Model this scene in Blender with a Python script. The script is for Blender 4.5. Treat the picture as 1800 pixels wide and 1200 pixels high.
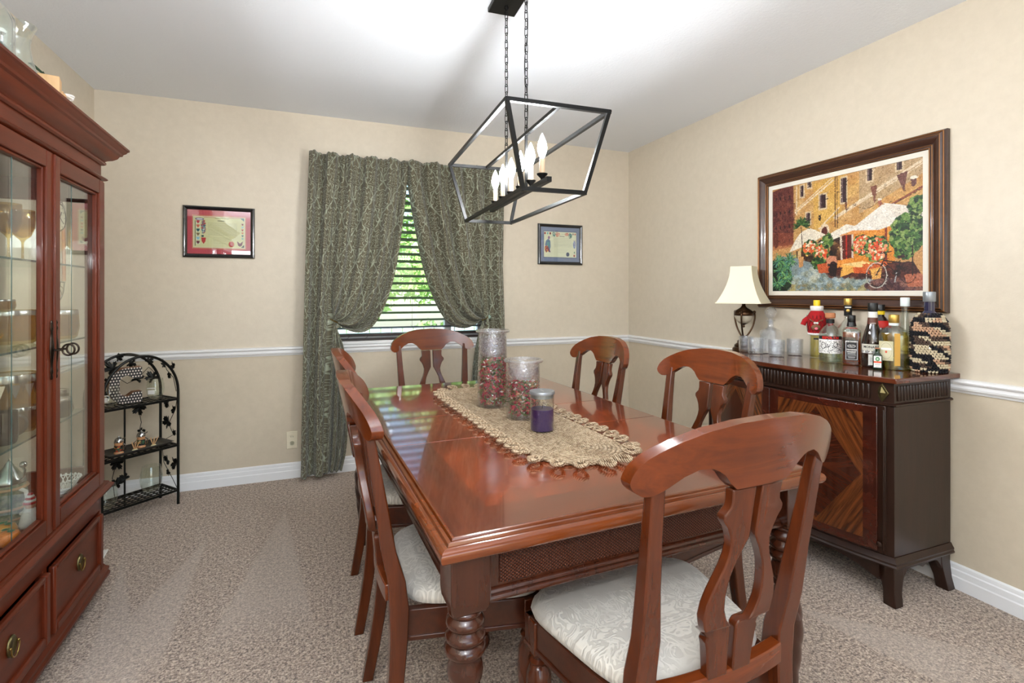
import bpy, bmesh, math, random
import numpy as np
from mathutils import Vector, Matrix
random.seed(7); rng = np.random.default_rng(5)
PI = math.pi
for o in list(bpy.data.objects): bpy.data.objects.remove(o)
SC = bpy.context.scene; C = SC.collection
# ---------------- camera, world, lights, exposure
YAW = 0.3699
cd = bpy.data.cameras.new('camera'); cam = bpy.data.objects.new('camera', cd); C.objects.link(cam)
cd.sensor_width = 36; cd.lens = 891.5/1800*36; cd.shift_y = -(600-514.9)/1800; cd.clip_start = .02
cam.location = (0, 0, 1.24); cam.rotation_euler = (PI/2, 0, -YAW)
SC.camera = cam
W = bpy.data.worlds.new('world'); SC.world = W; W.use_nodes = True
wn = W.node_tree.nodes; wl = W.node_tree.links
sky = wn.new('ShaderNodeTexSky'); sky.sky_type = 'NISHITA'; sky.sun_disc = False; sky.sun_elevation = math.radians(48); sky.sun_rotation = math.radians(120)
wl.new(sky.outputs[0], wn['Background'].inputs[0]); wn['Background'].inputs[1].default_value = 0.38
def light(name, kind, loc, energy, rot=(0,0,0), color=(1,1,1), **k):
    l = bpy.data.lights.new(name, kind); l.energy = energy; l.color = color
    for a, b in k.items(): setattr(l, a, b)
    o = bpy.data.objects.new(name, l); C.objects.link(o); o.location = loc; o.rotation_euler = rot
    return o
light('sun', 'SUN', (0, 9, 8), 7.0, (math.radians(42), math.radians(20), 0), (1, .96, .88), angle=.01)
light('camera_flash', 'AREA', (0.02, -.06, 1.50), 4.5, (PI/2, 0, -YAW), (.97, .985, 1), shape='DISK', size=.07)
light('bounce_flash', 'AREA', (-.2, -1.3, 2.30), 11, (math.radians(38), 0, -.25), (.88, .94, 1), shape='RECTANGLE', size=2.2, size_y=1.4)
light('bounce_ceiling', 'AREA', (-.3, -.8, 1.75), 76, (math.radians(168), 0, 0), (.90, .95, 1), shape='RECTANGLE', size=2.2, size_y=1.4)
SC.view_settings.view_transform = 'Standard'; SC.view_settings.look = 'None'
SC.view_settings.gamma = 1; SC.view_settings.use_curve_mapping = False
SC.view_settings.exposure = 0.84
SC.cycles.transparent_max_bounces = 32
# ---------------- helpers
def lin(c):
    return tuple((x/12.92 if x <= .04045 else ((x+.055)/1.055)**2.4) for x in [v/255 for v in c[:3]])
def tag(o, label=None, cat=None, group=None, kind=None):
    if label: o['label'] = label
    if cat: o['category'] = cat
    if group: o['group'] = group
    if kind: o['kind'] = kind
    return o
def empty(name, label, cat, loc=(0,0,0), rz=0, group=None, rot=None):
    o = bpy.data.objects.new(name, None); C.objects.link(o); o.empty_display_size = .05
    o.location = loc; o.rotation_euler = rot or (0, 0, rz)
    return tag(o, label, cat, group)
class MB:
    def __init__(s): s.v = []; s.f = []; s.m = []; s.cur = 0
    def add(s, vs, fs):
        b = len(s.v); s.v += [tuple(p) for p in vs]; s.f += [tuple(b+i for i in q) for q in fs]; s.m += [s.cur]*len(fs); return s
    def box(s, x0, x1, y0, y1, z0, z1, M=None):
        vs = [(x, y, z) for z in (z0, z1) for y in (y0, y1) for x in (x0, x1)]
        if M: vs = [M @ Vector(p) for p in vs]
        return s.add(vs, [(0,2,3,1),(4,5,7,6),(0,1,5,4),(2,6,7,3),(0,4,6,2),(1,3,7,5)])
    def prism(s, pts, z0, z1, M=None):
        n = len(pts); vs = [(p[0], p[1], z0) for p in pts]+[(p[0], p[1], z1) for p in pts]
        if M: vs = [M @ Vector(p) for p in vs]
        return s.add(vs, [tuple(reversed(range(n))), tuple(range(n, 2*n))]+[(i, (i+1)%n, n+(i+1)%n, n+i) for i in range(n)])
    def lathe(s, prof, seg=24, c=(0,0,0), M=None, mod=None, close=True):
        # prof: (r,z) list
        vs = []; n = len(prof)
        for r, z in prof:
            for k in range(seg):
                a = 2*PI*k/seg; rr = r*(mod(a, z) if mod else 1)
                p = Vector((c[0]+rr*math.cos(a), c[1]+rr*math.sin(a), c[2]+z)); vs.append(M @ p if M else p)
        fs = [(i*seg+k, i*seg+(k+1)%seg, (i+1)*seg+(k+1)%seg, (i+1)*seg+k) for i in range(n-1) for k in range(seg)]
        if close:
            if prof[0][0] > 1e-6: fs.append(tuple(reversed(range(seg))))
            if prof[-1][0] > 1e-6: fs.append(tuple(range((n-1)*seg, n*seg)))
        return s.add(vs, fs)
    def tube(s, path, r, seg=8, closed=False, caps=True, M=None):
        P = [Vector(p) for p in path]; n = len(P); vs = []; rf = r if callable(r) else (lambda t: r)
        t0 = (P[1]-P[0]).normalized(); up = Vector((0,0,1)) if abs(t0.z) < .9 else Vector((1,0,0))
        nrm = (up - t0*up.dot(t0)).normalized()
        for i in range(n):
            t = (P[(i+1)%n]-P[i-1]) if closed else (P[min(i+1,n-1)]-P[max(i-1,0)])
            if t.length < 1e-9: t = t0.copy()
            t.normalize(); nrm = (nrm - t*nrm.dot(t)); nrm = nrm.normalized() if nrm.length > 1e-6 else t.orthogonal().normalized()
            b = t.cross(nrm); R = rf(i/max(n-1,1))
            for k in range(seg):
                a = 2*PI*k/seg; q = P[i]+(nrm*math.cos(a)+b*math.sin(a))*R; vs.append(M @ q if M else q)
        m = n if closed else n-1
        fs = [(i*seg+k, i*seg+(k+1)%seg, ((i+1)%n)*seg+(k+1)%seg, ((i+1)%n)*seg+k) for i in range(m) for k in range(seg)]
        if not closed and caps: fs += [tuple(reversed(range(seg))), tuple(range((n-1)*seg, n*seg))]
        return s.add(vs, fs)
    def sweep(s, path, prof, closed=False, z=0):
        # path: 2D xy points; prof: (out,z) closed polygon; 'out' = right-hand side of travel
        n = len(path); k = len(prof); vs = []
        for i in range(n):
            p = Vector(path[i][:2]); a = Vector(path[i-1][:2]) if (closed or i > 0) else None; b = Vector(path[(i+1)%n][:2]) if (closed or i < n-1) else None
            d1 = (p-a).normalized() if a is not None else None; d2 = (b-p).normalized() if b is not None else None
            if d1 is None: d1 = d2
            if d2 is None: d2 = d1
            n1 = Vector((d1.y, -d1.x)); n2 = Vector((d2.y, -d2.x)); m = (n1+n2); m = m/ max(m.dot(n1), .2) if m.length > 1e-6 else n1
            for o, zz in prof: vs.append((p.x+m.x*o, p.y+m.y*o, z+zz))
        e = n if closed else n-1
        fs = [(i*k+j, i*k+(j+1)%k, ((i+1)%n)*k+(j+1)%k, ((i+1)%n)*k+j) for i in range(e) for j in range(k)]
        if not closed: fs += [tuple(range(k)), tuple(reversed(range((n-1)*k, n*k)))]
        return s.add(vs, fs)
    def sphere(s, c, r, seg=12, rings=8, sx=1, sy=1, sz=1):
        prof = [(r*math.sin(PI*i/rings), -r*math.cos(PI*i/rings)) for i in range(rings+1)]
        vs = [(c[0]+q*math.cos(2*PI*k/seg)*sx, c[1]+q*math.sin(2*PI*k/seg)*sy, c[2]+z*sz) for q, z in prof for k in range(seg)]
        return s.add(vs, [(i*seg+k, i*seg+(k+1)%seg, (i+1)*seg+(k+1)%seg, (i+1)*seg+k) for i in range(rings) for k in range(seg)])
    def grid(s, fn, nu, nv):
        vs = [fn(i/nu, j/nv) for j in range(nv+1) for i in range(nu+1)]; w = nu+1
        return s.add(vs, [(j*w+i, j*w+i+1, (j+1)*w+i+1, (j+1)*w+i) for j in range(nv) for i in range(nu)])
    def build(s, name, mat, parent=None, smooth=True, angle=35, bevel=0, M=None, seg=2, merge=True):
        me = bpy.data.meshes.new(name)
        vs = [M @ Vector(p) for p in s.v] if M else s.v
        me.from_pydata([tuple(p) for p in vs], [], s.f)
        mats = mat if isinstance(mat, (list, tuple)) else [mat]
        for m in mats: me.materials.append(m)
        if len(mats) > 1: me.polygons.foreach_set('material_index', s.m)
        bm = bmesh.new(); bm.from_mesh(me)
        if merge: bmesh.ops.remove_doubles(bm, verts=bm.verts, dist=1e-6)
        bmesh.ops.recalc_face_normals(bm, faces=bm.faces); bm.to_mesh(me); bm.free()
        if smooth: me.shade_smooth(); me.set_sharp_from_angle(angle=math.radians(angle))
        o = bpy.data.objects.new(name, me); C.objects.link(o)
        if parent is not None: o.parent = parent
        if bevel:
            b = o.modifiers.new('bevel', 'BEVEL'); b.width = bevel; b.segments = seg; b.limit_method = 'ANGLE'; b.angle_limit = math.radians(40)
        return o
def box(name, x0, x1, y0, y1, z0, z1, mat, parent=None, bevel=0, M=None):
    return MB().box(x0, x1, y0, y1, z0, z1, M).build(name, mat, parent, bevel=bevel)
def kids(o): return [c for c in bpy.data.objects if c.parent == o]
def copy_tree(o, ch=None):
    def rec(q, par):
        c = q.copy(); C.objects.link(c)
        if par is not None: c.parent = par
        for k in ch_map.get(q.name, []): rec(k, c)
        return c
    ch_map = {}
    for k in list(bpy.data.objects):
        if k.parent: ch_map.setdefault(k.parent.name, []).append(k)
    return rec(o, None)
def T(x, y, z): return Matrix.Translation((x, y, z))
def RZ(a): return Matrix.Rotation(a, 4, 'Z')
def RX(a): return Matrix.Rotation(a, 4, 'X')
def RY(a): return Matrix.Rotation(a, 4, 'Y')
# ---------------- node material helper
class N:
    def __init__(s, name):
        s.m = bpy.data.materials.new(name); s.m.use_nodes = True; s.t = s.m.node_tree; s.b = s.t.nodes['Principled BSDF']
    def new(s, t, **k):
        n = s.t.nodes.new(t)
        for a, b in k.items():
            if a[0] == '_': setattr(n, a[1:], b)
            else:
                key = int(a[1:]) if a[0] == 'i' and a[1:].isdigit() else a.replace('__', ' ')
                s.put(n.inputs[key], b)
        return n
    def put(s, sock, v):
        if hasattr(v, 'is_output') or isinstance(v, bpy.types.NodeSocket): s.t.links.new(v, sock)
        elif isinstance(v, bpy.types.Node): s.t.links.new(v.outputs[0], sock)
        else:
            if sock.type == 'RGBA' and len(v) == 3: v = (*v, 1)
            sock.default_value = v
    def set(s, **k):
        for a, b in k.items(): s.put(s.b.inputs[a.replace('__', ' ')], b)
        return s
    def math(s, op, a, b=0.0, c=None, clamp=False):
        n = s.new('ShaderNodeMath', _operation=op, _use_clamp=clamp); s.put(n.inputs[0], a); s.put(n.inputs[1], b)
        if c is not None: s.put(n.inputs[2], c)
        return n.outputs[0]
    def mix(s, f, a, b, mode='MIX'):
        n = s.new('ShaderNodeMix', _data_type='RGBA', _blend_type=mode); s.put(n.inputs[0], f); s.put(n.inputs[6], a); s.put(n.inputs[7], b); return n.outputs[2]
    def ramp(s, f, stops, interp='LINEAR'):
        n = s.new('ShaderNodeValToRGB'); r = n.color_ramp; r.interpolation = interp
        while len(r.elements) < len(stops): r.elements.new(.5)
        for e, (p, c) in zip(r.elements, stops): e.position = p; e.color = (*c, 1) if len(c) == 3 else c
        s.put(n.inputs[0], f); return n.outputs[0]
    def coord(s, which='Object', scale=(1,1,1), rot=(0,0,0)):
        c = s.new('ShaderNodeTexCoord').outputs[which]; mp = s.new('ShaderNodeMapping'); s.put(mp.inputs[0], c)
        mp.inputs['Scale'].default_value = scale; mp.inputs['Rotation'].default_value = rot; return mp.outputs[0]
    def noise(s, vec, scale, detail=4, rough=.55, dist=0):
        n = s.new('ShaderNodeTexNoise'); s.put(n.inputs['Vector'], vec); n.inputs['Scale'].default_value = scale
        n.inputs['Detail'].default_value = detail; n.inputs['Roughness'].default_value = rough; n.inputs['Distortion'].default_value = dist; return n.outputs[0]
    def bump(s, h, strength=.3, dist=.01):
        n = s.new('ShaderNodeBump'); n.inputs['Strength'].default_value = strength; n.inputs['Distance'].default_value = dist; s.put(n.inputs['Height'], h)
        s.put(s.b.inputs['Normal'], n.outputs[0]); return s
def plain(name, c, rough=.5, metal=0, **k):
    n = N(name); n.set(Base__Color=lin(c), Roughness=rough, Metallic=metal)
    for a, b in k.items(): n.put(n.b.inputs[a.replace('__', ' ')], b)
    return n.m
def wood(name, c1, c2, axis='x', rough=.22, coat=.5, scale=1.0, fig=.5, pore=.10, spec=None):
    n = N(name); st = {'x': (1.2, 14, 14), 'y': (14, 1.2, 14), 'z': (14, 14, 1.2)}[axis]
    v = n.coord('Object', tuple(q*scale for q in st)); g = n.noise(v, 2.2, 6, .62, .6)
    v2 = n.coord('Object', tuple(q*scale*6 for q in st)); g2 = n.noise(v2, 3, 3, .6)
    v3 = n.coord('Object', (3*scale,)*3); g3 = n.noise(v3, 1.6, 3, .5, .8)
    f = n.math('ADD', n.math('MULTIPLY', g, .75), n.math('MULTIPLY', g3, fig*.5))
    f = n.math('ADD', f, n.math('MULTIPLY', n.math('SUBTRACT', g2, .5), pore))
    col = n.ramp(f, [(.22, lin(c1)), (.80, lin(c2))])
    n.set(Base__Color=col, Roughness=rough, Coat__Weight=coat, Coat__Roughness=.09, Specular__IOR__Level=.4)
    n.bump(g2, .06, .002)
    if spec is not None: n.set(Specular__IOR__Level=spec)
    return n.m
def glass(name, c=(255,255,255), rough=.0, ior=1.45, bump=None, density=None):
    n = N(name); n.set(Base__Color=lin(c), Roughness=rough, Transmission__Weight=1.0, IOR=ior)
    if bump:
        v = n.coord('Object'); vo = n.new('ShaderNodeTexVoronoi', _feature='DISTANCE_TO_EDGE'); n.put(vo.inputs['Vector'], v); vo.inputs['Scale'].default_value = bump[0]
        n.bump(vo.outputs[0], bump[1], .01)
    return n.m
def pane(name, tint=(245,250,248), refl=1.0, grough=.01, crack_glint=None):
    n = N(name); nt = n.t; nt.nodes.remove(n.b); out = [q for q in nt.nodes if q.type == 'OUTPUT_MATERIAL'][0]
    tr = nt.nodes.new('ShaderNodeBsdfTransparent'); tr.inputs[0].default_value = (*lin(tint), 1)
    gl = nt.nodes.new('ShaderNodeBsdfGlossy'); gl.inputs[1].default_value = grough; gl.inputs[0].default_value = (1,1,1,1)
    fr = nt.nodes.new('ShaderNodeFresnel'); ge = nt.nodes.new('ShaderNodeNewGeometry'); ml = nt.nodes.new('ShaderNodeMath'); ml.operation = 'MULTIPLY_ADD'; ml.inputs[1].default_value = 1/1.5-1.5; ml.inputs[2].default_value = 1.5
    nt.links.new(ge.outputs['Backfacing'], ml.inputs[0]); nt.links.new(ml.outputs[0], fr.inputs[0])
    mu = nt.nodes.new('ShaderNodeMath'); mu.operation = 'MULTIPLY_ADD'; mu.inputs[1].default_value = refl; mu.inputs[2].default_value = 0.0; nt.links.new(fr.outputs[0], mu.inputs[0]); mu.use_clamp = True
    mx = nt.nodes.new('ShaderNodeMixShader'); nt.links.new(mu.outputs[0], mx.inputs[0]); nt.links.new(tr.outputs[0], mx.inputs[1]); nt.links.new(gl.outputs[0], mx.inputs[2]); nt.links.new(mx.outputs[0], out.inputs[0])
    if crack_glint:
        # whitish web: fractures in crackled glass, white sparkle painted on cut crystal; bumpy skin
        v = n.coord('Object'); vo = n.new('ShaderNodeTexVoronoi', _feature='DISTANCE_TO_EDGE'); n.put(vo.inputs['Vector'], v); vo.inputs['Scale'].default_value = crack_glint[0]; vo.inputs['Randomness'].default_value = 1
        ns = n.noise(v, 60, 3, .6); bp = nt.nodes.new('ShaderNodeBump'); bp.inputs['Strength'].default_value = .8; bp.inputs['Distance'].default_value = .004; nt.links.new(vo.outputs[0], bp.inputs['Height'])
        nt.links.new(bp.outputs[0], gl.inputs['Normal']); nt.links.new(bp.outputs[0], fr.inputs['Normal'])
        df = nt.nodes.new('ShaderNodeBsdfTranslucent'); df.inputs[0].default_value = (.85,.87,.9,1); d2 = nt.nodes.new('ShaderNodeBsdfDiffuse'); d2.inputs[0].default_value = (.85,.87,.9,1)
        m0 = nt.nodes.new('ShaderNodeMixShader'); nt.links.new(df.outputs[0], m0.inputs[1]); nt.links.new(d2.outputs[0], m0.inputs[2])
        k = n.math('MULTIPLY', n.math('SUBTRACT', 1.0, n.math('MULTIPLY', vo.outputs[0], 30), clamp=True), crack_glint[1]); k = n.math('ADD', k, n.math('MULTIPLY', n.math('SUBTRACT', ns, .5, clamp=True), crack_glint[1]*1.6))
        m2 = nt.nodes.new('ShaderNodeMixShader'); nt.links.new(k, m2.inputs[0]); nt.links.new(mx.outputs[0], m2.inputs[1]); nt.links.new(m0.outputs[0], m2.inputs[2]); nt.links.new(m2.outputs[0], out.inputs[0])
    return n.m
M = {}
def wallmat(name, c, fine):
    n = N(name); v = n.coord('Object'); a = n.noise(v, 3.0, 5, .6); b = n.noise(v, 26, 4, .6); d = n.noise(v, fine, 3, .6)
    col = n.mix(n.math('MULTIPLY', n.math('SUBTRACT', b, .35, clamp=True), 1.2), lin(c), lin(tuple(min(255, q+13) for q in c)))
    col = n.mix(n.math('MULTIPLY', a, .25), col, lin(tuple(q-10 for q in c)))
    n.set(Base__Color=col, Roughness=.42, Specular__IOR__Level=.45); n.bump(n.math('ADD', n.math('MULTIPLY', b, .7), n.math('MULTIPLY', d, .4)), .16, .006); return n.m
M['wall_up'] = wallmat('wallpaper_upper', (210,199,180), 150)
M['wall_low'] = wallmat('wallpaper_lower', (203,190,168), 300)
n = N('ceiling_texture'); v = n.coord('Object'); n.set(Base__Color=lin((233,237,242)), Roughness=.85); n.bump(n.noise(v, 70, 4, .7), .25, .006); M['ceiling'] = n.m
n = N('white_trim'); n.set(Base__Color=lin((232,232,232)), Roughness=.35); M['trim'] = n.m
# carpet
n = N('carpet'); v = n.coord('Object'); a = n.noise(v, 125, 3, .8); b = n.noise(v, 60, 3, .6); c_ = n.noise(v, 2.2, 2, .5)
sx = n.new('ShaderNodeSeparateXYZ', i0=v)
def wedge(px, py, dx, dy, ln, w):
    # vacuum-track wedge: apex at (px,py) widening along (dx,dy)
    L = math.hypot(dx, dy); dx /= L; dy /= L
    X = n.math('SUBTRACT', sx.outputs[0], px); Y = n.math('SUBTRACT', sx.outputs[1], py)
    al = n.math('ADD', n.math('MULTIPLY', X, dx), n.math('MULTIPLY', Y, dy)); ac = n.math('ABSOLUTE', n.math('SUBTRACT', n.math('MULTIPLY', X, dy), n.math('MULTIPLY', Y, dx)))
    wd = n.math('MULTIPLY', al, w/ln); ins = n.math('MULTIPLY', n.math('SUBTRACT', wd, ac), 60, clamp=True)
    return n.math('MULTIPLY', ins, n.math('MULTIPLY', n.math('SUBTRACT', ln, al), 4.0, clamp=True))
trk = 0.0
for q in [(-.50,2.98,-.12,-1,1.1,.16), (-.16,3.22,-.02,-1,1.25,.20), (-.86,2.95,.25,-1,1.3,.11), (1.75,1.5,.5,-1,.7,.2), (2.2,1.1,-.4,-1,.7,.16)]:
    trk = n.math('MAXIMUM', trk, wedge(*q))
f = n.math('ADD', n.math('MULTIPLY', a, .7), n.math('MULTIPLY', b, .3))
col = n.ramp(f, [(.40, lin((74,54,42))), (.5, lin((188,163,141))), (.60, lin((246,230,210)))])
col = n.mix(n.math('MULTIPLY', trk, .42), col, lin((214,198,182)))
col = n.mix(n.math('MULTIPLY', c_, .25), col, lin((184,162,146)))
n.set(Base__Color=col, Roughness=.95, Sheen__Weight=.3, Specular__IOR__Level=.1); n.bump(f, .9, .02); M['carpet'] = n.m
# woods
M['ch_x'] = wood('cherry_chair_rail', (66,27,8), (124,55,18), 'x', .24, .45)
M['ch_z'] = wood('cherry_chair_post', (52,21,7), (104,46,17), 'z', .26, .4)
M['ch_r'] = wood('chair_seat_rail_wood', (44,18,8), (84,38,18), 'x', .3, .3)
M['cab_y'] = wood('cabinet_wood_horizontal', (70,26,12), (112,46,22), 'y', .40, .12, fig=.3, spec=.2)
M['cab_z'] = wood('cabinet_wood_vertical', (72,27,13), (116,48,24), 'z', .38, .14, fig=.3, spec=.2)
M['sb'] = wood('sideboard_mahogany', (27,13,7), (50,27,16), 'z', .34, .15)
M['sb_h'] = wood('sideboard_top_mahogany', (60,24,12), (104,50,28), 'y', .14, .6)
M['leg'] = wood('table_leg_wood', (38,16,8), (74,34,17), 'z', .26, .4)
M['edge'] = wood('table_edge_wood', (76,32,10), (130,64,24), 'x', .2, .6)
M['pine'] = wood('pale_pine', (205,160,110), (228,190,145), 'z', .6, 0)
M['brownwood'] = plain('brown_mdf', (120,78,48), .6)
M['black'] = plain('black_metal', (22,22,22), .42, .6)
M['iron'] = plain('wrought_iron', (28,28,26), .4, .7)
M['bronze'] = plain('dark_bronze', (76,54,38), .28, .95); M['pull'] = plain('door_pull_metal', (60,50,44), .2, .95)
M['brass'] = plain('aged_brass', (150,125,70), .3, .95)
M['antique'] = plain('antique_brass', (105,95,62), .35, .9)
M['silver'] = plain('silver_metal', (190,190,190), .2, 1)
M['chrome'] = plain('chrome', (220,220,225), .08, 1)
M['white'] = plain('white_ceramic', (238,236,230), .25)
M['offwhite'] = plain('offwhite_plastic', (226,216,190), .4)
M['red'] = plain('red_glaze', (190,20,30), .3)
M['redknit'] = plain('red_knit', (170,22,28), .95)
M['whiteknit'] = plain('white_knit', (235,232,228), .95)
M['yellow'] = plain('yellow_plastic', (240,205,20), .35)
M['blackp'] = plain('black_plastic', (18,18,18), .35)
M['cork'] = plain('cork_wood', (186,120,80), .7)
M['gold'] = plain('gold_cap', (205,170,90), .35, .8)
M['wcap'] = plain('white_cap', (225,235,235), .35)
M['gcap'] = plain('grey_cap', (150,155,160), .35, .6)
M['navy'] = plain('navy_glass', (22,20,60), .08, Coat__Weight=1.0)
M['glass'] = glass('clear_glass', (250,252,252))
M['crystal'] = pane('cut_crystal', (250,252,255), 2.8, .02, (150, .12)); M['bglass'] = pane('bottle_glass', (249,252,251), 1.6)  # crystal: faint white web puts the cut-glass sparkle into the colour
M['crackle'] = pane('crackle_glass', (250,250,252), 1.8, .06, (75, .17))
M['pane'] = pane('cabinet_pane_glass', (250,252,250), 1.1)
M['wpane'] = pane('window_pane_glass', (245,250,250), 1.0)
M['shelf'] = pane('shelf_glass', (238,246,243), .8)
M['gedge'] = plain('glass_edge', (70,110,108), .1, 0, Transmission__Weight=.4)
M['smoke'] = glass('smoked_amber_glass', (168,150,105), .02)
M['pane_amber'] = pane('amber_thin_glass', (226,208,152), .8)
M['liq_amber'] = pane('amber_liquor', (238,158,84), .4); M['liq_gold'] = pane('pale_gold_liquor', (246,236,184), .4)
M['liq_green'] = pane('green_liquor', (218,222,90), .4); M['brownglass'] = plain('dark_brown_bottle', (30,16,12), .06, Coat__Weight=1.0)
M['greenglass'] = plain('dark_green_bottle', (10,40,20), .06, Coat__Weight=1.0)
M['purple'] = plain('purple_wax', (48,22,84), .35)
M['shade'] = plain('cream_shade_fabric', (238,228,200), .8)
M['frost'] = plain('frosted_glass', (190,180,160), .5)
M['black_frame'] = plain('black_lacquer_frame', (22,22,24), .2, Coat__Weight=.6)
M['mirror'] = plain('mirror', (210,210,205), .02, 1)
n = N('candle_bulb'); n.set(Base__Color=(1,1,1), Emission__Color=(.95,.98,1.0), Emission__Strength=255); M['bulb'] = n.m
M['sleeve'] = plain('candle_sleeve', (200,170,140), .5)
# damask seat
def damask(name, base, fig, per, th, rb, rf, coord='Object', tr=0, bumpy=.3, sc=26, mapsc=(1,1,1)):
    n = N(name); v = n.coord(coord, mapsc); s = n.new('ShaderNodeSeparateXYZ', i0=v)
    a = n.math('PINGPONG', s.outputs[0], per[0]); b = n.math('WRAP', s.outputs[1], per[1], 0.0)
    cmb = n.new('ShaderNodeCombineXYZ', i0=a, i1=b); ns = n.noise(cmb.outputs[0], sc, 2.2, .5, 1.6)
    l = n.math('ABSOLUTE', n.math('SUBTRACT', n.math('FRACT', n.math('MULTIPLY', ns, 7)), .5)); k = n.math('MULTIPLY', n.math('SUBTRACT', l, th), 8, clamp=True)
    big = n.noise(cmb.outputs[0], sc*.35, 2, .5); k = n.math('MULTIPLY', k, n.math('MULTIPLY', n.math('SUBTRACT', big, .40), 10, clamp=True))
    n.set(Base__Color=n.mix(k, lin(base), lin(fig)), Roughness=n.math('ADD', rb, n.math('MULTIPLY', k, rf-rb)), Sheen__Weight=.3); n.bump(k, bumpy, .004)
    return n
M['seat'] = damask('cream_damask_seat', (184,179,170), (208,203,193), (.12, .30), .20, .75, .45, sc=17, bumpy=.4).m
n = N('olive_damask_curtain'); v = n.coord('UV'); s = n.new('ShaderNodeSeparateXYZ', i0=v)
ds_ = n.new('ShaderNodeTexNoise'); n.put(ds_.inputs['Vector'], v); ds_.inputs['Scale'].default_value = 30; ds_.inputs['Detail'].default_value = 2
dz = n.math('MULTIPLY', n.math('SUBTRACT', ds_.outputs[0], .5), .22)
def motif(du, dv):
    # medallion of petals, mirrored left-right, one per cell of .19 x .29 m
    u = n.math('ABSOLUTE', n.math('SUBTRACT', n.math('FRACT', n.math('ADD', n.math('DIVIDE', s.outputs[0], .19), du)), .5))
    w = n.math('SUBTRACT', n.math('FRACT', n.math('ADD', n.math('DIVIDE', s.outputs[1], .29), dv)), .5)
    u2 = n.math('MULTIPLY', u, .66); r = n.math('ADD', n.math('SQRT', n.math('ADD', n.math('POWER', u2, 2.0), n.math('POWER', n.math('ABSOLUTE', w), 2.0))), n.math('MULTIPLY', dz, .30)); th = n.math('ARCTAN2', w, u2)
    pet = n.math('COSINE', n.math('ADD', n.math('MULTIPLY', th, 5.0), n.math('MULTIPLY', r, 26))); ln = n.math('ABSOLUTE', n.math('SINE', n.math('ADD', n.math('MULTIPLY', r, 34), n.math('MULTIPLY', pet, 1.5))))
    k = n.math('MULTIPLY', n.math('SUBTRACT', .42, ln), 5, clamp=True); return n.math('MULTIPLY', k, n.math('MULTIPLY', n.math('SUBTRACT', .34, r), 20, clamp=True)), u, w
k1, u1, w1 = motif(0.0, 0.0); k2, _, _ = motif(.5, .5)
og = n.math('ABSOLUTE', n.math('SUBTRACT', n.math('ADD', u1, dz), n.math('ADD', .25, n.math('MULTIPLY', n.math('COSINE', n.math('MULTIPLY', w1, 6.2832)), .22))))
k3 = n.math('MULTIPLY', n.math('SUBTRACT', .030, og), 60, clamp=True)
k = n.math('MAXIMUM', n.math('MAXIMUM', k1, k2), k3); thr = n.noise(n.coord('UV', (300, 900, 1)), 1.0, 2, .5); kk = n.math('MULTIPLY', k, n.math('ADD', .45, n.math('MULTIPLY', thr, .9)))
n.set(Base__Color=n.mix(kk, lin((92,86,66)), lin((158,164,142))), Roughness=n.math('SUBTRACT', .75, n.math('MULTIPLY', k, .35)), Sheen__Weight=.25); n.bump(k, .6, .004); M['curtain'] = n.m
# ---------------- text & canvas
def text(s, size, mat, parent, Mx, name='lettering', rad=None, sx=1.0, bold=0, th=.0004):
    cu = bpy.data.curves.new('t', 'FONT'); cu.body = s; cu.size = size; cu.align_x = 'CENTER'; cu.align_y = 'CENTER'; cu.extrude = th; cu.resolution_u = 2; cu.offset = bold
    o = bpy.data.objects.new('t', cu); C.objects.link(o); dg = bpy.context.evaluated_depsgraph_get()
    me = bpy.data.meshes.new_from_object(o.evaluated_get(dg)); bpy.data.objects.remove(o)
    for v in me.vertices:
        x, y, z = v.co; x *= sx
        if rad: a = x/rad; p = Vector(((rad+z)*math.sin(a), -(rad+z)*math.cos(a), y))   # facing -Y, centre on axis
        else: p = Vector((x, -z, y))
        v.co = Mx @ p
    me.name = name; me.materials.clear(); me.materials.append(mat); q = bpy.data.objects.new(name, me); C.objects.link(q); q.parent = parent; return q
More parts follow.
